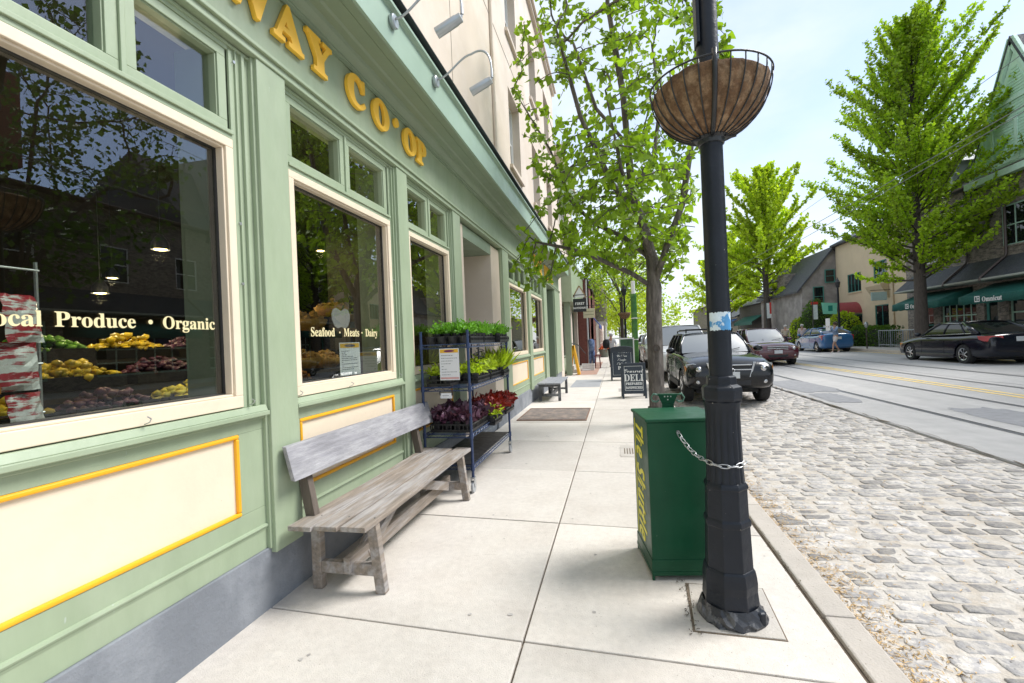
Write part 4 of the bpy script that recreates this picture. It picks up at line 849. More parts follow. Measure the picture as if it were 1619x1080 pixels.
# chain
b = MB(); A0 = Vector((.355, 3.035, .935)); A1 = Vector((LX - .03, LY - .105, .835)); A2 = Vector((LX + .095, LY - .03, .845))
arc = [Vector((LX + .103 * math.cos(R(g)), LY + .103 * math.sin(R(g)), .852 - .012 * math.sin(math.pi * k / 6))) for k, g in enumerate((198, 222, 246, 270, 294, 318, 342))]
P = [A0 + (arc[0] - A0) * u + Vector((0, -.015 * math.sin(math.pi * u), -.028 * math.sin(math.pi * u))) for u in [i / 8 for i in range(9)]] + arc[1:]
CH = []
for i, (p, q) in enumerate(zip(P, P[1:])):
    d = (q - p); L0 = d.length * .68; d.normalize(); s_ = d.cross(Vector((0, 0, 1))).normalized(); s_ = s_ if i % 2 else (s_ * .55 + d.cross(s_) * .85); c = (p + q) / 2
    b.tube([c + d * math.cos(a) * L0 + s_ * math.sin(a) * .0105 for a in [2 * math.pi * k / 12 for k in range(12)]], .0030, 6, closed=True)
o = b.build('steel_chain', GALV, None, smooth=True); tag(o, 'short galvanised chain tying the newspaper box to the lamp post', 'chain')
o = MB().lathe([(.001, 0), (.012, 0), (.012, .008), (.001, .009)], 10, (0, 0, 0), 'y').build('chain_eye', GALV, bpy.data.objects['newspaper_box']); o.location = (.19, -.009, .935)

# ================================================================== buildings further along on the left
STONEW = mat('fieldstone', (.15, .132, .118), .9, .35, 5, .8, 14, col2=(.27, .235, .20), c2pos=(.46, .5), c2scale=4.5, c2stretch=(1, 1, 3.2))
SLATE = mat('slate_roof', (.055, .06, .075), .7, .25, 6, .6, 30, col2=(.085, .09, .10), c2scale=8, c2stretch=(2, 2, 6))
MINT = mat('mint_siding', (.58, .78, .65), .55, .06, 3); TEAL = mat('teal_paint', (.06, .23, .20), .5, .1, 4)
AWN = mat('green_awning', (.010, .11, .092), .7, .2, 5, .2, 8)
def slabs(b, x0, x1, y0, y1, z0, z1, holes, front='x'):
    """wall on plane x (thickness x0..x1) with rectangular holes (y0,y1,z0,z1), columns sorted"""
    cols = sorted(set([(h[0], h[1]) for h in holes])); yy = y0
    for a, c in cols:
        b.box(x0, x1, yy, a, z0, z1); zz = z0
        for h in sorted([h for h in holes if (h[0], h[1]) == (a, c)], key=lambda h: h[2]): b.box(x0, x1, a, c, zz, h[2]); zz = h[3]
        b.box(x0, x1, a, c, zz, z1); yy = c
    b.box(x0, x1, yy, y1, z0, z1)
def winx(parent, x, y0, y1, z0, z1, fm, sgn=1, nx=1, nz=2, fw_=.06, gm=None, sill=None, mun=.025):
    """window in a wall whose outside is at x, facing sgn*X; nx panes along y, nz up"""
    o = bpy.data.objects.new('window', None); COL.objects.link(o); o.parent = parent; f = MB(); a, c = sorted((x - sgn * .10, x - sgn * .03)); bar4(f, a, c, y0, y1, z0, z1, fw_)
    for i in range(1, nx): ym = y0 + (y1 - y0) * i / nx; f.box(a + .015, c - .01, ym - mun, ym + mun, z0 + fw_, z1 - fw_)
    for i in range(1, nz): zm = z0 + (z1 - z0) * i / nz; f.box(a + .018, c - .013, y0 + fw_, y1 - fw_, zm - mun, zm + mun)
    f.build('frame', fm, o); g0, g1 = sorted((x - sgn * .075, x - sgn * .065)); B(g0, g1, y0 + .02, y1 - .02, z0 + .02, z1 - .02).build('pane', gm or GLASSD, o)
    if sill: s0, s1 = sorted((x - sgn * .05, x + sgn * .07)); B(s0, s1, y0 - .06, y1 + .06, z0 - .08, z0 - .003).build('sill', sill, o)
    return o
b2 = thing('neighbour_shop', 'second shopfront past the corner shop with a green projecting bay and cream piers', 'shopfront', (0, 0, 0))
q = MB(); q.box(-9, -2.5, 18.42, 26.9, 0, 9.0); q.box(-2.5, -2.1, 18.0, 18.9, 0, 4.4); q.box(-2.5, -2.2, 18.9, 26.9, 3.3, 9.0); q.box(-2.5, -2.1, 22.6, 23.2, 0, 3.3); q.box(-2.5, -2.1, 26.3, 26.9, 0, 3.3); q.build('wall', STUC, b2)
q = MB(); q.box(-2.3, -1.72, 19.4, 26.6, 3.12, 4.9); q.box(-2.35, -1.66, 19.3, 26.7, 4.9, 5.0); q.build('projecting_bay', GREEN, b2, bevel=.01)
MB().box(-2.1, -1.86, 19.6, 19.9, 0, 3.12).build('post', GREEND, b2, bevel=.01); q = MB(); q.box(-2.5, -2.3, 19.9, 22.6, 0, .7); q.box(-2.5, -2.3, 23.2, 26.3, 0, .7); q.build('stall_riser', GREEN, b2)
winx(b2, -2.25, 19.95, 22.55, .75, 3.05, GREEND, nx=2, nz=1); winx(b2, -2.25, 23.25, 26.25, .75, 3.05, GREEND, nx=2, nz=1)
for y in (20.2, 22.6, 25): winx(b2, -2.14, y, y + 1.1, 6.0, 7.7, WHT, sill=STUC)
q = MB(); q.prism([(-2.2 + 0.0, 7.9), (-1.5, 7.7), (-1.5, 7.85), (-2.2, 8.9)], 20.0, 23.4); q.build('arched_hood', mat('pale_green', (.42, .56, .40), .5, .05, 3), b2); q = MB(); q.box(-9.2, -1.85, 18.4, 27, 9.0, 9.25); q.box(-9.2, -1.75, 18.4, 27, 9.25, 9.35); q.build('eave', STUC, b2, bevel=.02)
b3 = thing('brick_shop', 'low red brick shop building with a white downpipe and blue awning', 'building'); q = MB(); slabs(q, -2.0, -1.62, 27.0, 40, 0, 5.0, [(28.2, 30.6, .7, 2.6), (32, 35.5, .6, 2.4), (28.6, 30, 3.2, 4.5), (33, 34.4, 3.2, 4.5)]); q.box(-8, -2.0, 27.0, 40, 0, 5.0); q.build('wall', BRICK, b3)
q = MB(); q.box(-8, -1.5, 26.95, 40.1, 5.0, 5.12); q.build('coping', DARK, b3); MB().tube([(-1.57, 27.15, 0), (-1.57, 27.15, 5.0)], .05, 8).build('downpipe', WHT, b3)
for h in ((28.2, 30.6, .7, 2.6), (32, 35.5, .6, 2.4), (28.6, 30, 3.2, 4.5), (33, 34.4, 3.2, 4.5)): winx(b3, -1.66, *h, WHT, nx=2 if h[3] < 3 else 1, nz=1 if h[3] < 3 else 2, sill=WHT)
a_ = MB(); a_.prism([(-1.6, 3.15), (-1.02, 2.45), (-1.02, 2.2), (-1.05, 2.2), (-1.05, 2.43), (-1.6, 3.08)], 31.5, 36); a_.build('awning', mat('blue_awning', (.01, .05, .26), .7, .1, 4), b3)
b4 = thing('stone_turret_house', 'dark stone house with a rounded turret and white porch further up the left side', 'building'); q = MB(); q.box(-9, -1.9, 40.2, 56, 0, 6.5); q.build('wall', STONEW, b4); q = MB(); q.lathe([(1.0, 2.9), (1.0, 5.6), (.9, 6.3), (.6, 6.9), (.15, 7.2), (.12, 7.5), (.02, 7.7)], 16, (-1.7, 43.5, 0)); q.build('turret', STONEW, b4, smooth='auto')
q = MB(); q.box(-1.9, -.75, 40.5, 47, 2.75, 2.95); q.build('porch_roof', WHT, b4)
for y in (40.7, 42.8, 44.9, 46.8): MB().lathe([(.13, 0), (.1, .1), (.09, 2.6), (.13, 2.75)], 12, (-.9, y, 0)).build('column', WHT, b4, smooth='auto')
for i, (y0, y1, h, m_, lb) in enumerate(((56.2, 70, 7.5, BRICK, 'tall red brick row house far up the left side'), (70.2, 95, 6.5, STUC, 'pale rendered row building far up the left side'), (95.2, 150, 9, STONEW, 'last dark stone row on the left before the bend'))):
    bb = thing('row_building', lb, 'building'); q = MB(); q.box(-10, -1.9, y0, y1, 0, h); q.build('wall', m_, bb); q = MB(); q.prism([(-1.7, h), (-6, h + 2.2), (-10.2, h)], y0 - .1, y1 + .1, 'y'); q.build('roof', SLATE, bb)
    y = y0 + 1
    while y < y1 - 1.5: winx(bb, -1.84, y, y + 1.1, 4, 5.6, WHT, sill=WHT); winx(bb, -1.84, y, y + 1.3, .8, 2.6, WHT); y += 3
# signs hung over the left walk
def hangsign(name, lab, y, x0, x1, z0, z1, m_, tm=None, txt=None):
    t = thing(name, lab, 'sign', (x0, y, z0)); w_, h = x1 - x0, z1 - z0; MB().box(0, w_, -.02, .02, 0, h).build('board', m_, t, bevel=.006); q = MB(); q.tube([(-.5, 0, h + .16), (w_, 0, h + .16)], .014, 6); q.tube([(.06, 0, h), (.06, 0, h + .16)], .008, 5); q.tube([(w_ - .06, 0, h), (w_ - .06, 0, h + .16)], .008, 5); q.build('bracket', DARK, t)
    if txt:
        for tx, u, v, sz in txt: text('lettering', tx, tm, Matrix(((1, 0, 0, u), (0, 0, -1, -.022), (0, 1, 0, v), (0, 0, 0, 1))), sz, t, ext=.001, off=.001, sty='sansb', ax='CENTER')
    return t
hangsign('hanging_sign', 'black square hanging sign with white lettering over the walk by the green bay', 19.95, -1.72, -1.17, 2.70, 3.27, BLK, TWHT, [('FIRST', .275, .30, .15), ('NATIONAL', .275, .13, .11)])
t = thing('sign_gable', 'small white triangular board standing over the black hanging sign', 'sign board', (-1.45, 19.97, 3.32)); MB().prism([(-.28, 0), (.28, 0), (0, .48)], -.01, .01).build('board', WHT, t); q = MB(); [q.beam(a, c, .03, .05) for a, c in (((-.3, -.01, -.01), (0, -.01, .5)), ((.3, -.01, -.01), (0, -.01, .5)))]; q.build('edge_frame', mat('tan_wood', (.35, .24, .13), .7), t)
t = hangsign('hanging_sign', 'cream rectangular hanging sign just beyond the black one', 24.6, -1.62, -1.02, 2.62, 3.12, mat('cream_sign', (.68, .62, .42), .6)); q = MB(); q.box(.06, .54, -.024, -.021, .33, .36); q.box(.06, .54, -.024, -.021, .16, .19); q.build('stripe', mat('olive', (.32, .30, .16), .6), t)
# yellow folding board, clothes stand, planter, chairs outside the shops
t = thing('yellow_floor_sign', 'tall yellow folding floor sign leaning open near the green post', 'floor sign', (-1.80, 20.0, 0)); Y2 = mat('yellow_board', (.82, .42, .02), .5, .05, 5)
for s_ in (-1, 1):
    q = MB(); mm = Matrix.Rotation(s_ * .20, 4, 'Y') @ Matrix.Identity(4); q.prism([(-.05, 0), (.06, 0), (.05, 1.28), (-.04, 1.28)], -.20, .20, mtx=Matrix.Translation((s_ * .20 - .0, 0, 0)) @ Matrix.Rotation(-s_ * .16, 4, 'Y')); q.build('leaf', Y2, t, bevel=.01)
t = thing('clothes_stand', 'stand hung with blue denim clothes outside the brick shop', 'clothes stand', (-1.25, 24.4, 0)); DEN = mat('denim', (.07, .12, .27), .85, .35, 7, .4, 20, col2=(.20, .27, .42), c2scale=5)
q = MB(); q.tube([(0, 0, 0), (0, 0, 1.5)], .02, 6); q.tube([(-.25, 0, 1.46), (.25, 0, 1.46)], .015, 6); q.lathe([(.2, 0), (.2, .02), (.02, .04)], 12); q.build('rail', DARK, t)
q = MB(); q.lathe([(.06, 1.5), (.17, 1.42), (.16, 1.1), (.14, .85), (.13, .83)], 10); q.build('jacket', DEN, t, smooth=True)
for s_ in (-.08, .08): MB().tube([(s_, 0, .86), (s_ * 1.2, 0, .12)], [.08, .06], 8).build('trouser_leg', DEN, t, smooth=True)
for i, (x, y, lb) in enumerate(((-.95, 24.0, 'red wooden stool to the right of the denim clothes'), (-1.0, 25.6, 'red wooden stool behind the denim clothes'))):
    t = thing('red_stool', lb, 'stool', (x, y, 0), 0, 'red stools outside the brick shop'); RD = mat('red_wood', (.16, .03, .03), .6); MB().lathe([(.18, .60), (.19, .64)], 12).build('seat', RD, t)
    for a in range(4): c_, s_ = math.cos(a * 1.571 + .78), math.sin(a * 1.571 + .78); MB().beam((.2 * c_, .2 * s_, 0), (.13 * c_, .13 * s_, .6), .035, .035, (1, 0, 0)).build('leg', RD, t)
t = thing('white_crate', 'low white crate beside the walk in front of the clothes stand', 'crate', (-1.35, 22.6, 0)); q = MB(); q.box(-.3, .3, -.2, .2, 0, .03)
for z in (.05, .15, .25): q.box(-.3, .3, -.2, -.18, z, z + .07); q.box(-.3, .3, .18, .2, z, z + .07); q.box(-.3, -.28, -.18, .18, z, z + .07); q.box(.28, .3, -.18, .18, z, z + .07)
q.build('slat_box', WHT, t)
t = thing('stair_railing', 'curved black iron handrail by the neighbouring shop steps', 'railing', (-2.0, 22.6, 0)); q = MB(); P = [(0, -1.2, 1.35), (.1, -.6, 1.33), (.25, 0, 1.2), (.42, .5, .9), (.5, .8, .8)]; q.tube(P, .022, 6); q.build('handrail', DARK, t)
for p in P[::2]: MB().tube([(p[0], p[1], 0), p], .014, 6).build('baluster', DARK, t)
t = thing('steps', 'low pale stone steps at the neighbouring shop door', 'steps', (-2.05, 22.2, 0)); MB().box(-.1, .35, -1.2, .3, 0, .16).box(-.1, .15, -1.2, .3, .16, .32).build('tread', CONC2, t, bevel=.01)
t = thing('flower_tub', 'dark tub of orange flowers on the left walk in front of the porch', 'planter', (-.95, 37.5, 0)); MB().lathe([(.3, 0), (.42, .6), (.46, .62), (.38, .6)], 14).build('tub', mat('tub', (.20, .22, .18), .7), t); q = MB(); clump(q, 0, 0, .62, .4, .4, .3, 60, .04, .09, 3); q.build('flowers', mat('orange_bloom', (.75, .14, .02), .6, .2, 9, tone=.5), t)
# chalkboards
def aboard(x, y, w_, h, lab, arch, lines, rz=.04):
    t = thing('sandwich_board', lab, 'sandwich board', (x, y, 0), rz); FR = mat('board_frame', (.035, .045, .06), .6, .3, 9)
    for s_ in (-1, 1):
        mm = Matrix.Translation((0, s_ * .24, 0)) @ Matrix.Rotation(s_ * .24, 4, 'X')
        q = MB(); q.box(-w_ / 2, -w_ / 2 + .05, -.015, .015, 0, h, mm); q.box(w_ / 2 - .05, w_ / 2, -.015, .015, 0, h, mm); q.box(-w_ / 2 + .05, w_ / 2 - .05, -.015, .015, h - .05, h, mm); q.box(-w_ / 2 + .05, w_ / 2 - .05, -.015, .015, .12, .17, mm)
        if arch: q.prism([(w_ / 2 * math.cos(a), h + .1 * math.sin(a)) for a in [math.pi * i / 12 for i in range(13)]], -.015, .015, mtx=mm)
        f_ = q.build('frame', FR, t, bevel=.004); MB().box(-w_ / 2 + .05, w_ / 2 - .05, -.006, .006, .17, h - .05, mm).build('slate', SLATEB, t)
    mf = Matrix.Translation((0, -.24, 0)) @ Matrix.Rotation(-.24, 4, 'X') @ Matrix(((1, 0, 0, 0), (0, 0, -1, -.008), (0, 1, 0, 0), (0, 0, 0, 1)))
    q = MB(); g = .075; k = .008
    for (x0, x1, z0, z1) in ((-w_ / 2 + g, w_ / 2 - g, h - .085, h - .085 + k), (-w_ / 2 + g, w_ / 2 - g, .2, .2 + k), (-w_ / 2 + g, -w_ / 2 + g + k, .2 + k, h - .085), (w_ / 2 - g - k, w_ / 2 - g, .2 + k, h - .085)): q.box(x0, x1, z0, z1, 0, .001, mf)
    q.build('chalk_border', TWHT, t)
    for tx, v, sz, sty, sx in lines: text('chalk_lettering', tx, TWHT, mf @ Matrix.Translation((0, v, .001)), sz, t, ext=.0006, off=.002, sty=sty, ax='CENTER', sx=sx)
    return t
aboard(.395, 12.1, .60, .90, 'chalkboard sign reading DELI in big white letters on the sidewalk', False, [('Gourmet', .655, .14, 'script', .9), ('DELI', .44, .25, 'serif', .78), ('PREPARED', .345, .085, 'serif', .88), ('SANDWICHES', .245, .085, 'serif', .72)])
aboard(.18, 17.0, .80, 1.16, 'taller arched chalkboard sign behind the DELI board, covered in chalk script', True, [('WELCOME', 1.0, .12, 'script', .9), ('Coffee', .86, .12, 'script', 1), ('Soups', .72, .12, 'script', 1), ('Salads', .58, .12, 'script', 1), ('Pies', .40, .17, 'serif', 1)])
t = thing('white_easel', 'narrow white framed easel at the kerb beside the green banner post', 'easel', (.42, 19.3, 0)); q = MB(); q.box(-.3, -.25, -.02, .02, 0, 1.5); q.box(.25, .3, -.02, .02, 0, 1.5); q.box(-.25, .25, -.02, .02, 1.45, 1.5); q.build('frame', WHT, t, bevel=.005); B(-.25, .25, -.01, .01, .2, 1.45).build('board', mat('green_print', (.04, .10, .05), .5, .5, 5), t)
# green banner post, far basket lamp
t = thing('banner_post', 'tall green wrapped post with a white tip at the kerb behind the chalkboards', 'post', (.80, 20.2, 0)); q = MB(); q.lathe([(.13, 0), (.12, 3.35)], 16); q.build('post', mat('banner_green', (.035, .14, .03), .4, .35, 3, col2=(.10, .24, .05), c2scale=1.2, c2stretch=(1, 1, 2)), t, smooth='auto'); q = MB(); q.lathe([(.08, 3.35), (.08, 3.9)], 12); q.build('tip', WHT, t, smooth='auto'); q = MB(); [q.lathe([(.135, z), (.135, z + .04)], 16) for z in (2.3, 1.4, .3)]; q.build('band', WHT, t)
def farlamp(x, y, z0, lab, basket=True):
    t = thing('street_lamp', lab, 'street lamp', (x, y, z0), 0, 'street lamps further off'); MB().lathe([(.17, 0), (.15, .3), (.11, .35), (.1, .9), (.12, .95), (.07, 1.3), (.055, 3.7), (.05, 3.9)], 12).build('shaft', POLE, t, smooth='auto')
    MB().lathe([(.10, 3.9), (.16, 4.25), (.05, 4.45), (.02, 4.55)], 8).build('lantern', DARK, t)
    if basket: MB().lathe([(.06, 2.55), (.2, 2.62), (.3, 2.76), (.335, 2.9), (.33, 2.92), (.2, 2.85)], 20).build('planter_bowl', COIR, t, smooth=True)
    return t
farlamp(.56, 27.0, 0, 'black street lamp with a coconut fibre planter beside the big left trunk'); farlamp(14.25, 34.0, .275, 'slim black street lamp beside the round hedge on the far side', False)
L_ = list(bpy.data.objects['street_lamp.001'].children)
t = thing('teal_banner', 'pale teal banner with a dark emblem hung from the far street lamp', 'banner', (13.75, 33.97, 2.45)); MB().prism([(-.42, .05), (.38, 0), (.42, .72), (-.5, .80)], -.01, .01).build('cloth', mat('teal_cloth', (.22, .62, .45), .7, .08, 4), t); q = MB(); q.box(-.12, .14, -.014, -.011, .22, .58); q.build('emblem', mat('teal_dark', (.01, .22, .16), .7), t)
t = thing('sidewalk_banner', 'white vertical banner with a red head in front of the grey gable house', 'banner', (13.3, 35.5, 0.2)); q = MB(); q.tube([(0, 0, 0), (0, 0, 3.3)], .03, 6); q.build('pole', DARK, t); B(-.02, .30, -.01, .01, 2.0, 3.0).build('cloth', mat('cloth_white', (.62, .66, .64), .8, .2, 6), t); B(-.1, .34, -.012, .012, 3.02, 3.2).build('head', mat('cloth_red', (.5, .04, .03), .8), t)
t = thing('sidewalk_banner', 'red and white vertical banner by the dark awning beyond the maroon car', 'banner', (13.6, 46.5, .2)); q = MB(); q.tube([(0, 0, 0), (0, 0, 4.0)], .04, 6); q.build('pole', DARK, t); B(0, .42, -.01, .01, 2.5, 3.9).build('cloth', mat('cloth_white', (0, 0, 0)), t); B(.28, .44, -.013, .013, 2.9, 3.95).build('stripe', mat('cloth_red', (0, 0, 0)), t)
t = thing('parking_meter', 'thin dark parking meter post at the far kerb between the hedge and the black car', 'parking meter', (14.2, 30.6, .275)); q = MB(); q.tube([(0, 0, 0), (0, 0, 1.2)], .035, 8); q.build('pole', BARK2, t); MB().lathe([(.03, 1.2), (.09, 1.28), (.1, 1.45), (.05, 1.55)], 10).build('head', METG, t, smooth='auto')

# ================================================================== the far side of the street
XB = 17.2; Z0 = .275
st = thing('stone_shop_building', 'dark fieldstone building with slate canopy, green awnings and a mint green gable', 'building')
GW = [(20.8, 25.0, .75, 3.1), (26.9, 29.4, .75, 3.1), (15.2, 19.6, .75, 3.1), (9.5, 13.5, .75, 3.1)]; DW = [(25.6, 26.4, Z0, 2.7), (30.0, 30.9, Z0, 2.7)]
UW = [(29.6, 30.6, 4.9, 6.5), (27.4, 28.4, 4.9, 6.5), (23.2, 25.2, 4.9, 6.7), (19, 20.2, 4.9, 6.5), (15.5, 16.7, 4.9, 6.5), (12, 13.2, 4.9, 6.5)]
q = MB(); slabs(q, XB, XB + .4, 6, 32.3, 0, 3.4, GW + DW); slabs(q, XB, XB + .4, 6, 32.3, 3.4, 8.2, UW); q.box(XB + .4, 27, 31.9, 32.3, 0, 8.2); q.box(XB + .4, 27, 6, 6.4, 0, 8.2); q.box(26.6, 27, 6.4, 31.9, 0, 8.2); q.build('wall', STONEW, st)
q = MB(); q.box(XB + .7, 26, 7, 31.5, Z0, .4); q.build('shop_floor', INT, st)
for h in GW: winx(st, XB + .06, *h, mat('mint_frame', (.42, .62, .52), .5), sgn=-1, nx=5, nz=4, fw_=.08, mun=.032)
for h in DW: winx(st, XB + .06, *h, TEAL, sgn=-1, nx=1, nz=2, fw_=.14)
for h in UW: winx(st, XB, *h, mat('mint_frame', (0, 0, 0)) if h[1] - h[0] > 1.5 else WHT, sgn=-1, nx=3 if h[1] - h[0] > 1.5 else 1, nz=2, sill=STONEW)
q = MB(); q.prism([(XB - .01, 4.45), (XB - 1.05, 3.50), (XB - 1.05, 3.44), (XB - .01, 4.36)], 6, 31.5); q.build('slate_canopy', SLATE, st)
q = MB(); q.prism([(XB - .01, 3.40), (XB - 1.06, 3.40), (XB - 1.10, 3.43), (XB - 1.10, 3.50), (XB - 1.05, 3.44), (XB - .01, 3.46)], 6, 31.5); q.build('canopy_soffit', mat('soffit_grey', (.36, .38, .34), .7), st)
for y in (24.9, 27.3, 19.5): MB().tube([(XB - .08, y, 8.1), (XB - .08, y, 4.6), (XB - .12, y, 4.45), (XB - 1.06, y, 3.58), (XB - 1.12, y, 3.4)], .055, 6).build('downpipe', mat('pipe_brown', (.11, .08, .075), .4, .1, 5), st)
def awning(y0, y1, n_tx):
    q = MB(); N_ = 20; G0 = []; xa, xb = XB - .05, XB - 1.45
    for i in range(N_ + 1):
        y = y0 + (y1 - y0) * i / N_; sag = .03 * math.sin(i * 1.1); G0.append([(xa, y, 3.30), (xa * .5 + xb * .5, y, 3.02 - .02 + sag * .5), (xb, y, 2.72 + sag * .3), (xb - .01, y, 2.36 + .02 * math.sin(i * 2.3))])
    q.grid(G0); 
    for y in (y0, y1): q.add([(xa, y, 3.30), (xb, y, 2.72), (xb, y, 2.38), (xa, y, 2.5)], [(0, 1, 2, 3)])
    a = q.build('awning', AWN, st, smooth='auto', solid=.012)
    if n_tx:
        mt = Matrix(((0, 0, -1, xb - .03), (-1, 0, 0, n_tx), (0, 1, 0, 2.44), (0, 0, 0, 1))); text('lettering', 'Omnicut', TWHT, mt, .30, st, ext=.002, off=.003, sx=.95)
        q = MB(); 
        for (u0, u1, v0, v1) in ((-.42, -.38, 0, .26), (-.16, -.12, 0, .26), (-.38, -.16, .22, .26), (-.38, -.16, 0, .04), (-.29, -.25, .04, .22), (-.25, -.16, .11, .15)): q.box(u0, u1, v0, v1, 0, .003, mt)
        q.build('emblem', TWHT, st)
awning(20.8, 25.7, 24.25); awning(27.0, 31.0, 29.3); awning(14, 19, None)
# mint gable and roofs
ya, yb, yc = 21.3, 23.8, 26.3
q = MB(); H = 13.5; zb = 8.1
q.prism([(ya, zb), (yc, zb), (yb, H - .5)], XB - .28, XB + 3, 'x'); q.build('gable', MINT, st)
q = MB(); z = zb + .1
while z < H - 1.2:
    k = (z - zb) / (H - .5 - zb); q.box(XB - .31, XB - .28, ya + (yb - ya) * k + .25, yc - (yc - yb) * k - .25, z, z + .07); z += .13
q.build('siding_board', mat('mint_light', (.52, .74, .60), .55), st)['kind'] = 'stuff'
q = MB()
for y0_, s_ in ((ya, -1), (yc, 1)): q.beam((XB - .33, y0_ + s_ * .22, zb - .25), (XB - .33, yb, H), .14, .34, (0, -s_, .5))
q.box(XB - .50, XB - .2, ya - .3, yc + .3, zb - .22, zb + .06); q.box(XB - .36, XB - .28, ya + 1.0, yc - 1.0, 10.9, 11.05); q.build('bargeboard', mat('mint_trim', (.56, .76, .64), .5), st, bevel=.01)
wg = winx(st, XB - .24, 23.85, 25.0, 8.55, 10.1, WHT, sgn=-1, nx=2, nz=2, sill=MINT, gm=GLASSD); q = MB(); bar4(q, XB - .34, XB - .30, 23.7, 25.15, 8.4, 10.25, .15); q.build('window_casing', MINT, st)
q = MB(); q.prism([(ya - .5, zb - .5), (yb, H + .12), (yc + .5, zb - .5), (yc + .42, zb - .5), (yb, H - .08), (ya - .42, zb - .5)], XB - .42, 22.5, 'x'); q.build('gable_roof', SLATE, st)
q = MB(); q.prism([(XB - .35, 8.1), (XB - .35, 8.22), (20.6, 12.6), (27.3, 8.22), (27.3, 8.1)], 19.6, 32.5); q.build('roof', SLATE, st)
MB().prism([(XB - .35, 8.1), (XB - .35, 8.22), (21.0, 9.5), (27.3, 8.22), (27.3, 8.1)], 5.7, 19.6).build('roof', SLATE, st)
q = MB(); q.tube([(XB - .40, 5.7, 8.16), (XB - .40, 32.5, 8.16)], .07, 6); q.build('gutter', mat('pipe_brown', (0, 0, 0)), st)
q = MB(); q.box(XB + .1, XB + 1.6, 28.3, 29.7, 8.7, 9.9); q.prism([(28.1, 9.85), (29.9, 9.85), (29, 10.7)], XB - .05, XB + 3, 'x'); q.build('dormer', mat('dormer_grey', (.40, .43, .45), .6), st); q = MB(); q.box(20.6, 21.8, 14, 15, 10, 14); q.build('chimney', BRICK, st)
for i, y in enumerate((28.2, 28.7, 29.2, 29.7, 30.2)): pass
t = thing('iron_fence', 'low grey iron fence panel by the stone building entrance behind the ginkgo', 'fence', (15.6, 28.6, Z0)); q = MB(); q.tube([(0, 0, 1.0), (0, 3.6, 1.0)], .025, 6); q.tube([(0, 0, .15), (0, 3.6, .15)], .02, 6); q.build('rail', METG, t)
for i in range(19): MB().tube([(0, i * .2, .0), (0, i * .2, 1.0)], .012 if i % 6 else .035, 5).build('picket', METG, t)
# cream building
cb = thing('cream_building', 'cream rendered building with teal shutters and a red barrel canopy', 'building'); XC = 17.7; CW = [(38.6, 40.6, 4.2, 5.6), (36.9 - 1.6, 36.9, 4.5, 6.0), (35.2, 36.9, Z0, 3.0), (38.6, 40.0, Z0, 2.8)]
CR2 = mat('cream_render', (.62, .50, .34), .85, .06, 1.5); q = MB(); slabs(q, XC, XC + .4, 32.35, 42.4, 0, 8.2, [(35.25, 36.9, 4.5, 6.0), (35.25, 36.9, Z0, 3.0), (38.6, 40.6, 4.2, 5.6), (38.6, 40.6, Z0, 2.5)]); q.box(XC + .4, 28, 32.4, 32.8, 0, 8.2); q.box(XC + .4, 28, 32.8, 42.4, 8, 8.2); q.build('wall', CR2, cb)
for h, n in (((35.25, 36.9, 4.5, 6.0), 3), ((35.25, 36.9, Z0, 3.0), 2), ((38.6, 40.6, 4.2, 5.6), 4), ((38.6, 40.6, Z0, 2.5), 2)): winx(cb, XC, *h, TEAL, sgn=-1, nx=n, nz=1, sill=CR2 if h[2] > 1 else None)
q = MB(); q.prism([(XC - .02, 4.45), (XC - .5, 4.38), (XC - .5, 4.3), (XC - .02, 3.4)], 35.1, 37.05); q.build('bay_base', CR2, cb)
q = MB(); P = [(XC - 1.3 + 0, 0)]; P = [(39.6 + 1.0 * math.cos(a), 2.6 + .85 * math.sin(a)) for a in [math.pi * i / 14 for i in range(15)]]; P2 = [(39.6 + .95 * math.cos(a), 2.6 + .8 * math.sin(a)) for a in [math.pi * i / 14 for i in range(14, -1, -1)]]; q.prism(P + P2, XC - 1.5, XC, 'x'); q.build('canopy', mat('canopy_red', (.30, .055, .06), .7, .1, 5), cb)
MB().tube([(XC - .06, 34.6, 0), (XC - .06, 34.6, 8)], .05, 6).build('downpipe', CR2, cb); q = MB(); q.prism([(XC - .4, 8.1), (XC - .4, 8.25), (22, 10.6), (28, 8.25), (28, 8.1)], 32.35, 42.4); q.build('roof', SLATE, cb)
t = thing('projecting_sign', 'pale blue rectangular sign projecting over the cream building door', 'sign', (16.6, 35.0, 3.25)); B(0, .9, -.03, .03, 0, .55).build('board', mat('pale_blue', (.42, .58, .62), .6, .06, 9), t, bevel=.01); MB().tube([(-.05, 0, .68), (1.1, 0, .68)], .02, 6).build('bracket', DARK, t)
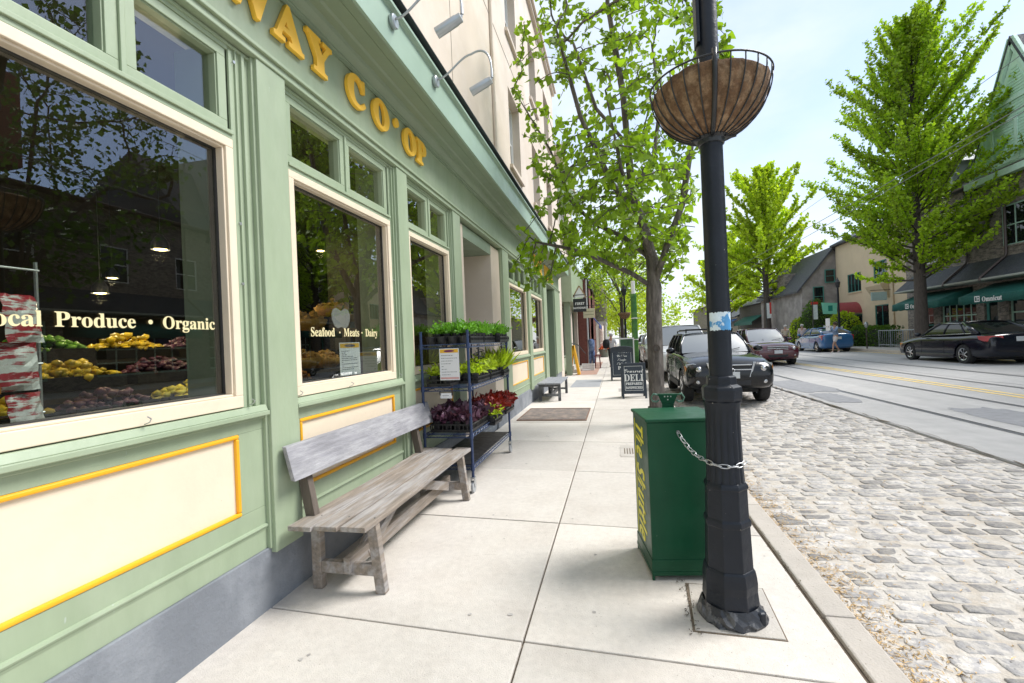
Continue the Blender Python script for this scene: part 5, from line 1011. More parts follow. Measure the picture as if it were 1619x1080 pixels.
# grey gable house
gh = thing('grey_gable_house', 'grey stucco house showing its gable end and dark windows', 'house'); GS = mat('grey_stucco', (.27, .25, .24), .9, .2, 2, .3, 20, col2=(.36, .335, .315), c2scale=1.2); yg = 42.6; x0, x1, xm = 15.2, 20.0, 17.6
HW = [(16.1, 16.75, 3.45, 4.95), (17.0, 17.6, 5.35, 6.3), (16.1, 16.6, 1.35, 2.4)]
q = MB(); cols = sorted([(h[0], h[1]) for h in HW]); 
q.prism([(x0, 0), (x1, 0), (x1, 5.0), (xm, 8.0), (x0, 5.0)], yg, yg + 11, 'y'); q.build('wall', GS, gh)
for (a, c, z0, z1) in HW:
    o = bpy.data.objects.new('window', None); COL.objects.link(o); o.parent = gh; B(a, c, yg - .02, yg - .008, z0, z1).build('pane', GLASSD, o); q = MB(); q.box(a - .07, a, yg - .06, yg - .003, z0, z1); q.box(c, c + .07, yg - .06, yg - .003, z0, z1); q.box(a - .07, c + .07, yg - .06, yg - .003, z1, z1 + .07); q.box(a - .07, c + .07, yg - .08, yg - .003, z0 - .07, z0); q.box(a, c, yg - .05, yg - .022, (z0 + z1) / 2 - .02, (z0 + z1) / 2 + .02); q.build('frame', TEAL, o)
q = MB(); q.prism([(x0 - .4, 4.75), (xm, 8.25), (x1 + .4, 4.75), (x1 + .4, 4.6), (xm, 8.05), (x0 - .4, 4.6)], yg - .25, yg + 11.2, 'y'); q.build('roof', SLATE, gh); q = MB(); q.box(15.4, 17, 47, 49, 5.6, 6.7); q.build('dormer', STONEW, gh)
for i, (xx, y0, y1, h, m_, lb, aw) in enumerate(((15.6, 54.2, 64, 4.6, mat('dark_timber', (.07, .065, .06), .8, .2, 4), 'dark timber shop with a green awning beyond the grey gable house', AWN), (15.8, 66, 76, 3.6, mat('pale_wall', (.42, .40, .34), .8, .08, 2), 'low pale shop seen between the far tree trunks', mat('blue_awning2', (.03, .12, .36), .7)), (15.0, 80, 96, 6.0, STONEW, 'stone house with a pale roof and chimney at the far end of the street', None))):
    bb = thing('far_shop', lb, 'building'); q = MB(); q.box(xx, xx + 9, y0, y1, 0, h); q.build('wall', m_, bb); q = MB(); q.prism([(xx - .4, h), (xx + 4.5, h + 2.4), (xx + 9.4, h)], y0 - .3, y1 + .3, 'y'); q.build('roof', SLATE if i != 2 else mat('pale_roof', (.45, .42, .42), .8), bb)
    y = y0 + .6
    while y < y1 - 1.8: winx(bb, xx, y, y + 1.6, .7, 2.6, WHT, sgn=-1, nx=2, nz=1); y += 2.6
    B(xx + 1, xx + 2.2, y0 - .08, y0 - .01, .8, 2.4).build('end_window', GLASSD, bb)
    if aw: q = MB(); q.prism([(xx, 3.3), (xx - 1.2, 2.6), (xx - 1.2, 2.3), (xx - 1.22, 2.3), (xx - 1.22, 2.63), (xx, 3.36)], y0, y1 - 2); q.build('awning', aw, bb)
    if i == 2: B(xx + 2, xx + 3.2, y0 + 2, y0 + 3.2, h, h + 4).build('chimney', mat('brick_pale', (.42, .27, .22), .9), bb)
# hedges
def hedge(name, lab, x, y, z, rx, ry, rz, n, m, boxy=False, sz=.14, cone=False):
    t = thing(name, lab, 'hedge' if 'hedge' in name else 'bush', (x, y, z)); d = rand_dirs(n)
    if boxy: d = d / np.abs(d).max(1)[:, None]
    d[:, 2] = np.abs(d[:, 2]) if not cone else d[:, 2]
    P = d * np.array([rx, ry, rz]) * rng.uniform(.88, 1.02, (n, 1)); P[:, 2] = np.maximum(P[:, 2], .03)
    q = MB(); q.lathe([(.85, .0), (.86, .4), (.7, .72), (.35, .87), (.02, .9)] if not boxy else [(1.15, 0), (1.15, .85), (.02, .86)], 16 if not boxy else 4, ph=math.pi / 4); q.v = [(a * rx * .94, b_ * ry * .94, c * rz) for a, b_, c in q.v]; q.build('twig_core', mat('hedge_core', (.02, .035, .01), .9), t)
    leaves('foliage', P, d, sz, m, t, jit=.7, quad=True, tone=.5 + .25 * np.sin(P[:, 0] * 3) * np.sin(P[:, 2] * 4)); return t
hedge('round_bush', 'clipped round bright green bush between the banner and the far street lamp', 15.6, 36.6, .3, 1.25, 1.25, 2.35, 2600, LF2); hedge('tall_bush', 'dark green rounded bush in front of the grey gable house', 15.2, 40.0, .3, 1.2, 1.3, 3.5, 2600, LF3)
hedge('low_hedge', 'low clipped hedge under the cream building door', 16.2, 34.2, .3, .55, 2.2, 1.2, 2200, LF3, True); hedge('side_bush', 'yellow green bush in front of the grey house at the left', 14.75, 42.0, .3, .9, 1.2, 2.2, 1500, LF2); hedge('dark_bush', 'small dark bush right of the round bush', 15.9, 35.0, .3, .8, .8, 1.3, 1200, LF3)
# picture board held up, sandwich of signs on the far walk
t = thing('tilted_board', 'white poster board with a dark drawing leaning beside the far street lamp', 'board', (14.0, 34.4, .9)); mm = facemtx(0, 0, 0, -.3, -1); MB().prism([(-.55, .05), (.50, -.05), (.58, .75), (-.48, .85)], -.01, .01, 'z', mtx=mm).build('board', WHT, t); q = MB(); q.tube([(0, 0, -.6), (0, 0, .1)], .03, 6); q.build('stick', BARK2, t); MB().prism([(-.2, .3), (.15, .2), (.3, .4), (.1, .6), (-.1, .5)], .011, .013, 'z', mtx=mm).build('drawing', mat('warm_grey', (.35, .32, .30), .8), t)

# ================================================================== people
def skin(name, m, parent, verts, edges, root=0, sub=1):
    me = bpy.data.meshes.new(name); me.from_pydata([v[0] for v in verts], edges, []); me.materials.append(m); o = bpy.data.objects.new(name, me); COL.objects.link(o)
    q = o.modifiers.new('k', 'SKIN'); q.use_smooth_shade = True; sv = me.skin_vertices[0].data if me.skin_vertices else None
    if sv is None: 
        bm = bmesh.new(); bm.from_mesh(me); bm.verts.layers.skin.verify(); bm.to_mesh(me); bm.free(); sv = me.skin_vertices[0].data
    for i, v in enumerate(verts): r_ = v[1]; sv[i].radius = r_ if hasattr(r_, '__len__') else (r_, r_); sv[i].use_root = (i == root)
    u = o.modifiers.new('u', 'SUBSURF'); u.levels = sub; u.render_levels = sub; o.parent = parent; return o
def person(lab, loc, rz, J, cols, extra=None):
    """J: joints in metres, +y is forward. keys: pel,waist,chest,neck,head ; sh,el,wr (l,r) ; hip,kn,an,toe (l,r)"""
    t = thing('person', lab, 'person', loc, rz); sk = mat('skin', (.42, .25, .18), .6, .06, 9); V = []; E = []; ix = {}
    def a(k, p, r_, par=None):
        ix[k] = len(V); V.append((p, r_)); 
        if par: E.append((ix[par], ix[k]))
    a('pel', J['pel'], (.13, .10)); a('waist', J['waist'], (.12, .09), 'pel'); a('chest', J['chest'], (.15, .11), 'waist'); a('neck', J['neck'], .055, 'chest'); hd = Vector(J['head']); a('jaw', tuple(hd - Vector((0, -.01, .07))), .065, 'neck'); a('head', tuple(hd), (.078, .092), 'jaw'); a('crown', tuple(hd + Vector((0, 0, .07))), (.065, .075), 'head')
    for s_ in 'lr':
        a('sh' + s_, J['sh' + s_], .058, 'chest'); a('el' + s_, J['el' + s_], .042, 'sh' + s_); a('wr' + s_, J['wr' + s_], .027, 'el' + s_); w_ = Vector(J['wr' + s_]); d = (w_ - Vector(J['el' + s_])).normalized(); pm_ = w_ + d * .06; a('pa' + s_, tuple(pm_), (.034, .018), 'wr' + s_)
        side = Vector((1, 0, 0)) if abs(d.x) < .8 else Vector((0, 1, 0))
        for f, ln in zip(range(4), (.07, .078, .072, .058)): q_ = pm_ + side * (f - 1.5) * .019; a(f'f{s_}{f}', tuple(q_ + d * .045), .0095, 'pa' + s_); a(f'g{s_}{f}', tuple(q_ + d * (.045 + ln * .6) + Vector((0, .012, 0))), .008, f'f{s_}{f}')
        a('th' + s_, tuple(pm_ - d * .02 + side * .045), .010, 'pa' + s_); a('tg' + s_, tuple(pm_ + d * .02 + side * .06), .009, 'th' + s_)
        a('hip' + s_, J['hip' + s_], .085, 'pel'); a('kn' + s_, J['kn' + s_], .055, 'hip' + s_); an = Vector(J['an' + s_]); a('an' + s_, tuple(an), .036, 'kn' + s_); a('toe' + s_, J['toe' + s_], .032, 'an' + s_)
    skin('body', sk, t, V, E)
    # clothes follow the same joints, slightly larger
    def cloth(name, m, keys, edges, gr): 
        v = [(V[ix[k]][0], tuple(x * gr + .008 for x in (V[ix[k]][1] if hasattr(V[ix[k]][1], '__len__') else (V[ix[k]][1],) * 2))) for k in keys]; skin(name, m, t, v, [(keys.index(p), keys.index(q)) for p, q in edges])
    cloth('jacket', cols[0], ['pel', 'waist', 'chest', 'shl', 'ell', 'wrl', 'shr', 'elr', 'wrr'], [('pel', 'waist'), ('waist', 'chest'), ('chest', 'shl'), ('shl', 'ell'), ('ell', 'wrl'), ('chest', 'shr'), ('shr', 'elr'), ('elr', 'wrr')], 1.16)
    if cols[1]: cloth('trousers', cols[1], ['pel', 'hipl', 'knl', 'anl', 'hipr', 'knr', 'anr'], [('pel', 'hipl'), ('hipl', 'knl'), ('knl', 'anl'), ('pel', 'hipr'), ('hipr', 'knr'), ('knr', 'anr')], 1.14)
    else:
        for k in 'lr': 
            h_, n_ = Vector(J['hip' + k]), Vector(J['kn' + k]); mid = h_ + (n_ - h_) * .75; skin('shorts_leg', cols[2], t, [(J['pel'], (.14, .11)), (tuple(h_), .105), (tuple(mid), .09)], [(0, 1), (1, 2)])
    for k in 'lr': an, to = Vector(J['an' + k]), Vector(J['toe' + k]); skin('shoe', cols[3], t, [(tuple(an - Vector((0, .02, .03))), (.045, .045)), (tuple((an + to) / 2 - Vector((0, 0, .012))), (.042, .04)), (tuple(to), (.038, .03))], [(0, 1), (1, 2)])
    h = MB(); hp = [(.03, .095), (.075, .085), (.098, .05), (.104, .0), (.098, -.05), (.085, -.08)]; h.lathe(hp, 14, tuple(hd + Vector((0, -.02, .035)))); h.build('hair', cols[4], t, smooth=True)
    q = MB(); q.lathe([(.001, .0), (.012, .012), (.016, .03)], 8, tuple(hd + Vector((0, .09, -.03))), 'z'); q.build('nose', sk, t, smooth=True)
    for s_ in (-1, 1): MB().lathe([(.001, -.008), (.010, 0), (.001, .008)], 8, tuple(hd + Vector((s_ * .032, .088, .005)))).build('eye', DARK, t, smooth=True); MB().lathe([(.001, -.03), (.018, 0), (.001, .03)], 8, tuple(hd + Vector((s_ * .088, -.005, -.01)))).build('ear', sk, t, smooth=True)
    MB().box(-.025, .025, .083, .092, -.052, -.045).build('mouth', mat('lip', (.3, .08, .07), .6), t).location = hd
    return t
BJ = dict(pel=(0, 0, .95), waist=(0, 0, 1.10), chest=(0, 0, 1.33), neck=(0, .01, 1.50), head=(0, .02, 1.64), shl=(-.19, 0, 1.42), ell=(-.25, -.03, 1.14), wrl=(-.25, .06, .92), shr=(.19, 0, 1.42), elr=(.25, -.03, 1.14), wrr=(.25, .06, .92), hipl=(-.09, 0, .88), knl=(-.10, .03, .50), anl=(-.11, -.02, .09), toel=(-.12, .13, .035), hipr=(.09, 0, .88), knr=(.10, .03, .50), anr=(.11, -.02, .09), toer=(.12, .13, .035))
NAVY = mat('navy_cloth', (.015, .018, .03), .85, .2, 9); BLKC = mat('black_cloth', (.012, .012, .014), .85, .2, 9); WC = mat('white_cloth', (.55, .55, .58), .85, .15, 12, col2=(.45, .05, .05), c2pos=(.6, .62), c2scale=6); HAIRG = mat('grey_hair', (.45, .44, .42), .8, .2, 30); HAIRB = mat('brown_hair', (.05, .03, .02), .7, .2, 30); SHOE = mat('shoe_dark', (.02, .02, .02), .6)
J1 = dict(BJ); J1.update(knl=(-.09, .16, .52), anl=(-.09, .12, .12), toel=(-.09, .27, .06), anr=(.09, -.14, .12), knr=(.09, .02, .50), toer=(.10, -.0, .035), ell=(-.26, .04, 1.15), wrl=(-.24, .22, 1.08))
p1_ = person('person with grey hair, black and white top and black trousers walking on the left sidewalk', (-.24, 24.5, 0), R(170), J1, (WC, BLKC, None, SHOE, HAIRG))
q = MB(); q.lathe([(.06, -.24), (.16, -.2), (.18, .0), (.15, .18), (.06, .24)], 12); o = q.build('black_shoulder_bag', BLKC, None, smooth=True); o.location = (-.50, 24.45, 1.22); tag(o, 'large round black bag at the shoulder of the person on the left sidewalk', 'bag')
J2 = dict(BJ); J2.update(knl=(-.10, .20, .52), anl=(-.10, .26, .10), toel=(-.10, .40, .035), knr=(.10, -.02, .50), anr=(.10, -.24, .13), toer=(.10, -.12, .035), ell=(-.24, .16, 1.22), wrl=(-.13, .34, 1.42), elr=(.24, .16, 1.22), wrr=(.13, .34, 1.42))
LDEN = mat('light_denim', (.20, .28, .42), .85, .25, 9); TAN_ = mat('skin', (0, 0, 0))
p2_ = person('person in a light denim jacket and white shorts crossing the street holding up a board', (12.2, 29.6, zr(12.2)), R(100), J2, (LDEN, None, mat('white_shorts', (.62, .58, .58), .85, .1, 9), WHT, HAIRB))
t = thing('held_poster', 'white board held up before the face of the person crossing the street', 'poster', (12.2, 29.6, zr(12.2)), R(100)); MB().box(-.19, .19, .40, .41, 1.28, 1.98).build('sheet', WHT, t)
for i, (x, y, hr, lb, cl) in enumerate(((12.7, 35.8, HAIRG, 'person with pale hair standing behind the blue car at its right', mat('cloth_pale', (.5, .42, .42), .8)), (11.9, 36.6, HAIRG, 'person in a light top standing behind the blue car at its left', mat('cloth_tan', (.45, .38, .3), .8)))):
    person(lb, (x, y, zr(x) + .02), R(150 + 20 * i), BJ, (cl, NAVY, None, SHOE, hr))

# ================================================================== vehicles
def car(name, lab, loc, rz, paint, L=4.6, W=1.84, H=1.72, hood=.98, belt=1.02, gc=.22, rw=.36, wb=2.78, fo=.90, xw=.55, xr0=.10, xr1=-1.75, xe=-2.15, kind='suv', rear_deck=None, rims=None, grille='suv', lower=None):
    """front of the car points to local +X; fo = front overhang, xw cowl x, xr0 roof front, xr1 roof rear, xe tail glass base"""
    t = thing(name, lab, 'car' if kind != 'pickup' else 'pickup truck', loc, rz); hL = L / 2; w = W / 2; xf = hL - fo; xb = xf - wb; deck = rear_deck or belt
    nose = hood - .13
    # (x, z bottom, z shoulder, z crown, half width low, half width mid, half width top)
    ST = [(hL, gc + .22, nose - .26, nose - .22, w * .70, w * .74, w * .62), (hL - .06, gc + .10, nose - .10, nose - .06, w * .86, w * .90, w * .72), (hL - .22, gc + .04, nose + .0, nose + .05, w * .95, w * .975, w * .78), (hL - .55, gc, nose + .06, hood, w * .97, w, w * .82), (xf - .05, gc, hood - .02, hood + .035, w * .97, w, w * .86), (xw + .15, gc, belt - .02, hood + .075, w * .97, w, w * .90), (xw - .4, gc, belt, belt + .03, w * .97, w, w * .91), (0, gc, belt, belt + .03, w * .97, w, w * .91), ((xb + 0) / 2, gc, belt + .01, belt + .04, w * .97, w, w * .91), (xb, gc, belt + .015, deck + .05, w * .97, w, w * .90), (xe - .02 if xe > -hL + .3 else -hL + .3, gc + .02, deck + .01, deck + .05, w * .96, w * .99, w * .88), (-hL + .12, gc + .06, deck - .04, deck + .02, w * .93, w * .96, w * .84), (-hL + .03, gc + .14, deck - .12, deck - .06, w * .84, w * .88, w * .74), (-hL, gc + .24, deck - .30, deck - .26, w * .74, w * .78, w * .66)]
    q = MB(); V = []
    for (x, zb, zs, zc, wl, wm, wt) in ST:
        half = [(0, zb), (wl * .6, zb), (wl * .96, zb + .03), (wm, zb + .16), (wm, (zb + zs) / 2 + .05), (wm * .985, zs - .10), (wt + (wm - wt) * .35, zs - .005), (wt * .8, zs + (zc - zs) * .55), (wt * .4, zc), (0, zc + .005)]
        ring = half + [(-a, b_) for a, b_ in half[-2:0:-1]]; V += [(x, a, b_) for a, b_ in ring]
    k = 18; n = len(ST); F = [(i * k + j, (i + 1) * k + j, (i + 1) * k + (j + 1) % k, i * k + (j + 1) % k) for i in range(n - 1) for j in range(k)] + [tuple(range(k)), tuple(range((n - 1) * k, n * k))[::-1]]
    q.add(V, F); body = q.build('body', paint, t, smooth=True, sub=2)
    cut = MB()
    for xx in (xf, xb):
        for s_ in (-1, 1): cut.lathe([(rw + .055, s_ * (w + .2)), (rw + .055, s_ * (w - .30))][::1 if s_ < 0 else -1], 28, (xx, 0, rw), 'y')
    co = cut.build('cutter', paint, None); co.matrix_world = t.matrix_basis; bo = body.modifiers.new('cut', 'BOOLEAN'); bo.operation = 'DIFFERENCE'; bo.object = co; bo.solver = 'EXACT'
    bpy.context.view_layer.update(); dg = bpy.context.evaluated_depsgraph_get(); me = bpy.data.meshes.new_from_object(body.evaluated_get(dg)); body.modifiers.clear(); body.data = me; me.set_sharp_from_angle(angle=R(40)); bpy.data.objects.remove(co)
    # cabin
    wt, wr = w * .90, w * .70; zt = H; gz = belt + .02
    c8 = dict(FL=(xw, wt - .03, gz), FR=(xw, -wt + .03, gz), RL=(xe, wt - .05, deck + .02), RR=(xe, -wt + .05, deck + .02), fl=(xr0, wr, zt - .05), fr=(xr0, -wr, zt - .05), rl=(xr1, wr * .98, zt - .06), rr=(xr1, -wr * .98, zt - .06)); c8 = {a: Vector(b_) for a, b_ in c8.items()}
    def patch(a, b_, c, d, bow, m_, nm, n1=8, n2=6, off=0):      # a-b bottom, d-c top
        G = []; nrm = (b_ - a).cross(d - a).normalized()
        for i in range(n1 + 1):
            v = i / n1; G.append([(a.lerp(b_, u).lerp(d.lerp(c, u), v)) + nrm * (bow * (4 * u * (1 - u)) * .6 + bow * 4 * v * (1 - v) * .4 + off) for u in [j / n2 for j in range(n2 + 1)]])
        return MB().grid(G).build(nm, m_, t, smooth=True)
    lerp = lambda p, q_, u: p.lerp(q_, u)
    patch(c8['FR'], c8['FL'], c8['fl'], c8['fr'], .05, CARG, 'windscreen'); 
    if kind != 'pickup': patch(c8['RL'], c8['RR'], c8['rr'], c8['rl'], .04, CARS, 'rear_window')
    q = MB(); G = []
    for i in range(9):
        x = xr0 + .03 + (xr1 - xr0 - .06) * i / 8; G.append([(x, wr * 1.02 * s_, zt - .055 + .06 * (1 - s_ ** 4) * (1 - ((i - 4) / 5) ** 4 * .6)) for s_ in (-1, -.9, -.6, -.2, .2, .6, .9, 1)])
    q.grid(G).build('roof', paint, t, smooth=True, solid=.02)
    for s_, (A, B_, C, D_) in ((1, (c8['FL'], c8['RL'], c8['rl'], c8['fl'])), (-1, (c8['FR'], c8['RR'], c8['rr'], c8['fr']))):
        q = MB(); G = []
        for i in range(7): v = i / 6; G.append([lerp(lerp(A, B_, u), lerp(D_, C, u), v) + Vector((0, s_ * (.03 * math.sin(math.pi * v) - .012), 0)) for u in [j / 12 for j in range(13)]])
        q.grid(G).build('side_window', CARS, t, smooth=True)
        pl = MB(); 
        def pillar(u0, u1, wd): p0, p1 = lerp(A, B_, u0), lerp(D_, C, u1); mid = (p0 + p1) / 2 + Vector((0, s_ * .030, 0)); pl.tube([p0, mid, p1], wd, 6)
        pillar(0, 0, .035); pillar(1, 1, .05 if kind != 'sedan' else .07); pillar(.42, .40, .028)
        if kind in ('suv', 'van'): pillar(.72, .72, .035)
        if kind == 'sedan': pillar(.80, .86, .03)
        pl.tube([D_, lerp(D_, C, .5) + Vector((0, 0, .03)), C], .028, 6); pl.tube([A, B_], .02, 6); pl.build('pillar_frame', paint if kind != 'sedan' else paint, t, smooth=True)
        if kind == 'sedan': MB().tube([lerp(A, B_, .06) + Vector((0, s_ * .012, .02)), lerp(A, B_, .9) + Vector((0, s_ * .012, .02)), lerp(D_, C, .95) + Vector((0, s_ * .02, -.02)), lerp(D_, C, .5) + Vector((0, s_ * .028, .0)), lerp(D_, C, .02) + Vector((0, s_ * .02, -.01))], .012, 6).build('chrome_strip', CHR, t, smooth=True)
        m_ = MB(); P = Vector((xw - .18, s_ * (w + .06), gz + .07)); m_.lathe([(.001, -.10), (.075, -.08), (.10, 0), (.085, .07), (.001, .09)], 12, (0, 0, 0), 'x'); m_.v = [(a * .6 + P.x, b_ * 1.15 + P.y + s_ * .05, c * .78 + P.z) for a, b_, c in m_.v]; m_.build('mirror', paint if kind != 'sedan' else paint, t, smooth=True)
        MB().box(xf + rw * .6, xf + rw * .6, 0, 0, 0, 0) if 0 else None
        for hx in (-.15, -1.05): MB().box(hx - .09, hx + .09, min(s_ * (w - .0), s_ * (w + .022)), max(s_ * (w - .0), s_ * (w + .022)), belt - .16, belt - .13).build('door_handle', paint, t, bevel=.006)
        for dx in (xw - .15, -.42, -1.32): MB().box(dx - .003, dx + .003, min(s_ * (w - .01), s_ * (w + .0015)), max(s_ * (w - .01), s_ * (w + .0015)), gc + .18, belt - .12).build('door_seam', RUB, t)
        MB().box(xb + rw + .08, xf - rw - .08, min(s_ * (w - .03), s_ * (w + .012)), max(s_ * (w - .03), s_ * (w + .012)), gc + .02, gc + .16).build('side_skirt', lower or paint, t, bevel=.01)
    for xx in (xf, xb):
        for s_ in (-1, 1):
            o = MB(); ww = .115; o.lathe([(rw * .64, -ww), (rw * .94, -ww), (rw, -ww + .03), (rw, ww - .03), (rw * .94, ww), (rw * .64, ww)], 32, (0, 0, 0), 'y', cap=False); ty = o.build('wheel', RUB, t, smooth='auto'); ty.location = (xx, s_ * (w - .125), rw)
            f = s_; o = MB(); o.lathe([(rw * .66, -.10), (rw * .66, .10)], 28, (0, 0, 0), 'y', cap=False); o.lathe([(rw * .56, f * .10), (rw * .66, f * .112)], 28, (0, 0, 0), 'y', cap=False)
            for a in range(7 if kind == 'sedan' else 5):
                an = 2 * math.pi * a / (7 if kind == 'sedan' else 5); cx_, cz_ = math.cos(an), math.sin(an); o.beam((cx_ * .04, f * .085, cz_ * .04), (cx_ * rw * .60, f * .10, cz_ * rw * .60), .065 if kind != 'sedan' else .045, .02, (0, 1, 0))
            o.lathe([(.001, f * .10), (.05, f * .10), (.055, f * .07)], 14, (0, 0, 0), 'y', cap=False); o.build('rim', rims or CHR, ty, smooth='auto'); o = MB(); o.lathe([(.001, f * -.05), (rw * .64, f * -.05)], 20, (0, 0, 0), 'y', cap=False); o.build('brake_drum', RUB, ty)
    o = MB(); o.box(-hL + .5, hL - .5, -w + .32, w - .32, gc - .02, gc + .25); o.build('chassis', RUB, t)
    for xx in (xf, xb): MB().box(xx - rw, xx + rw, -w + .28, w - .28, .25, rw * 2.0).build('wheel_well', RUB, t)
    # front face
    def plate(nm, pts, x0_, x1_, m_, bev=.012, curve=.10): # pts (y,z), wraps back towards the sides
        q = MB(); q.prism(pts, x0_, x1_, 'x'); o_ = q.build(nm, m_, t, bevel=bev); me_ = o_.data
        for v in me_.vertices: v.co.x -= curve * (abs(v.co.y) / w) ** 2 * 2.2
        return o_
    LAMP = mat('headlamp', (.55, .56, .58), .12, .2, 30, metal=.6, coat=1); AMB = mat('amber_lens', (.6, .22, .03), .3)
    low = lower or BLK
    if grille:
        gw = w * .46; gz0, gz1 = nose - .30, nose - .06; nb = mat('grille_dark', (.012, .012, .014), .5)
        plate('grille', [(-gw * .86, gz0), (gw * .86, gz0), (gw, gz1), (-gw, gz1)], hL - .06, hL + .012, nb)
        for i in range(3 if grille != 'bars' else 4): zz = gz0 + .03 + (gz1 - gz0 - .03) * i / (2 if grille != 'bars' else 3); plate('grille_bar', [(-gw * .97, zz - .012), (gw * .97, zz - .012), (gw * .97, zz + .012), (-gw * .97, zz + .012)], hL - .02, hL + .026, CHR, .003)
        if grille == 'suv':
            for s_ in (-1, 1): plate('grille_bar', [(s_ * gw * .84, gz0 - .03), (s_ * gw * .92, gz0 - .03), (s_ * gw * 1.16, gz1 + .06), (s_ * gw * 1.06, gz1 + .06)][::s_], hL - .04, hL + .03, CHR, .004)
        q = MB(); q.tube([(hL + .03, .06 * math.cos(a), (gz0 + gz1) / 2 + .045 * math.sin(a)) for a in [math.pi * i / 8 for i in range(16)]], .010, 6, closed=True); q.build('emblem', CHR, t, smooth=True)
        for s_ in (-1, 1):
            P = [(s_ * gw * 1.14, nose - .27), (s_ * w * .90, nose - .25), (s_ * w * .97, nose - .05), (s_ * w * .80, nose - .015), (s_ * gw * 1.2, nose - .07)]; hl_ = plate('headlight', P[::s_], hL - .20, hL - .005, LAMP, .02, .13)
            o = MB(); o.lathe([(.001, .04), (.055, .03), (.065, 0)], 14, (0, 0, 0), 'x', cap=False); oo = o.build('bulb_lens', CHR, hl_, smooth=True); oo.location = (hL - .06, s_ * w * .70, nose - .15)
            P = [(s_ * w * .90, nose - .24), (s_ * w * .965, nose - .22), (s_ * w * .97, nose - .08)]; plate('indicator', P[::s_], hL - .20, hL + .0, AMB, .004, .13)
            o = MB(); o.lathe([(.001, .03), (.045, .025), (.06, .0)], 14, (0, 0, 0), 'x', cap=False); oo = o.build('fog_light', LAMP, t, smooth=True); oo.location = (hL - .055, s_ * w * .72, gc + .25)
        bp = plate('bumper', [(-w * .93, gc + .10), (w * .93, gc + .10), (w * .96, nose - .32), (w * .5, nose - .35), (-w * .5, nose - .35), (-w * .96, nose - .32)], hL - .30, hL + .035, low, .03, .12)
        plate('air_intake', [(-w * .40, gc + .16), (w * .40, gc + .16), (w * .44, gc + .30), (-w * .44, gc + .30)], hL, hL + .041, nb, .01, .12)
        MB().box(hL + .04, hL + .055, -.16, .16, gc + .32, gc + .46).build('number_plate', mat('plate_white', (.62, .64, .66), .5, .1, 30), t, bevel=.004)
    for s_ in (-1, 1): 
        p0 = c8['FL'].lerp(c8['FR'], .5 - s_ * .02) + Vector((.0, 0, .012)); MB().tube([(xw + .05, s_ * .15 + .28 * 0, gz + .015), (xw - .04, s_ * .15 - s_ * .0 + .45 * (s_ > 0) - .0, gz + .10)], .008, 5).build('wiper', RUB, t)
    return t, body, dict(hL=hL, w=w, belt=belt, deck=deck, gc=gc)
PB = mat('paint_black', (.004, .005, .007), .20, .1, 2, spec=.35, coat=.45); PM = mat('paint_maroon', (.085, .008, .018), .22, .1, 2, coat=1); PN = mat('paint_midnight', (.005, .007, .015), .16, .1, 2, spec=.35, coat=.5)
PBL = mat('paint_blue', (.035, .14, .33), .22, .1, 2, coat=1); PW = mat('paint_white', (.62, .63, .64), .3, .05, 2, coat=.6); PS = mat('paint_silver', (.38, .385, .39), .3, .05, 2, metal=.5, coat=.6); PG = mat('trim_grey', (.012, .0125, .014), .6, .1, 9)
def tail(t, g, z0, z1, yi, wide=.0, plate=True, wrap=.20):
    RL = mat('tail_red', (.40, .012, .015), .2, .15, 12, coat=1)
    for s_ in (-1, 1):
        q = MB(); P = [(s_ * yi, z0), (s_ * g['w'] * .95, z0), (s_ * g['w'] * .99, z1), (s_ * yi * 1.05, z1)][::s_]; q.prism(P, -g['hL'] - .012, -g['hL'] + wrap, 'x'); o = q.build('tail_light', RL, t, bevel=.015)
        for v in o.data.vertices: v.co.x += .13 * (abs(v.co.y) / g['w']) ** 2 * (1 if v.co.x < -g['hL'] + wrap * .6 else 2)
    if plate: MB().box(-g['hL'] - .02, -g['hL'] - .008, -.16, .16, (z0 + z1) / 2 - .10, (z0 + z1) / 2 + .05).build('number_plate', mat('plate_white', (0, 0, 0)), t)
    q = MB(); q.box(-g['hL'] - .03, -g['hL'] + .10, -g['w'] * .88, g['w'] * .88, g['gc'] + .18, g['gc'] + .38); o = q.build('rear_bumper', t.children[0].data.materials[0], t, bevel=.04)
    for v in o.data.vertices: v.co.x += .14 * (abs(v.co.y) / g['w']) ** 2
t, bd, g = car('parked_car', 'black off-road car with a roof rack parked at the kerb facing the camera', (2.46, 13.35, -.085), R(-90), PB, L=4.75, W=1.9, H=1.66, hood=1.10, belt=1.12, gc=.30, rw=.385, wb=2.79, xw=.70, xr0=.15, xr1=-1.85, xe=-2.2, lower=PG, grille='suv')
for s_ in (-1, 1): 
    MB().tube([(.0, s_ * .58, 1.67), (.05, s_ * .58, 1.73), (-1.7, s_ * .58, 1.73), (-1.75, s_ * .58, 1.67)], .018, 6).build('roof_rail', DARK, t, smooth=True)
    MB().tube([(.0, -.6, 1.75), (.0, .6, 1.75)] if s_ > 0 else [(-1.2, -.6, 1.75), (-1.2, .6, 1.75)], .022, 6).build('roof_bar', DARK, t, smooth=True)
car('parked_car', 'dark red family car driving towards the camera beyond the black off-road car', (6.75, 24.0, zr(6.75)), R(-90), PM, L=4.58, W=1.82, H=1.66, hood=1.02, belt=1.04, gc=.22, rw=.34, wb=2.62, xw=.80, xr0=.0, xr1=-1.7, xe=-2.1, lower=mat('maroon_low', (.03, .008, .012), .5), grille='bars')
t, bd, g = car('parked_car', 'glossy black saloon parked across the street seen from behind', (12.60, 20.35, .12), R(90 + 1), PN, L=4.88, W=1.86, H=1.47, hood=.90, belt=.94, gc=.17, rw=.335, wb=2.87, xw=.95, xr0=.15, xr1=-1.0, xe=-1.85, kind='sedan', rear_deck=1.02, grille='bars')
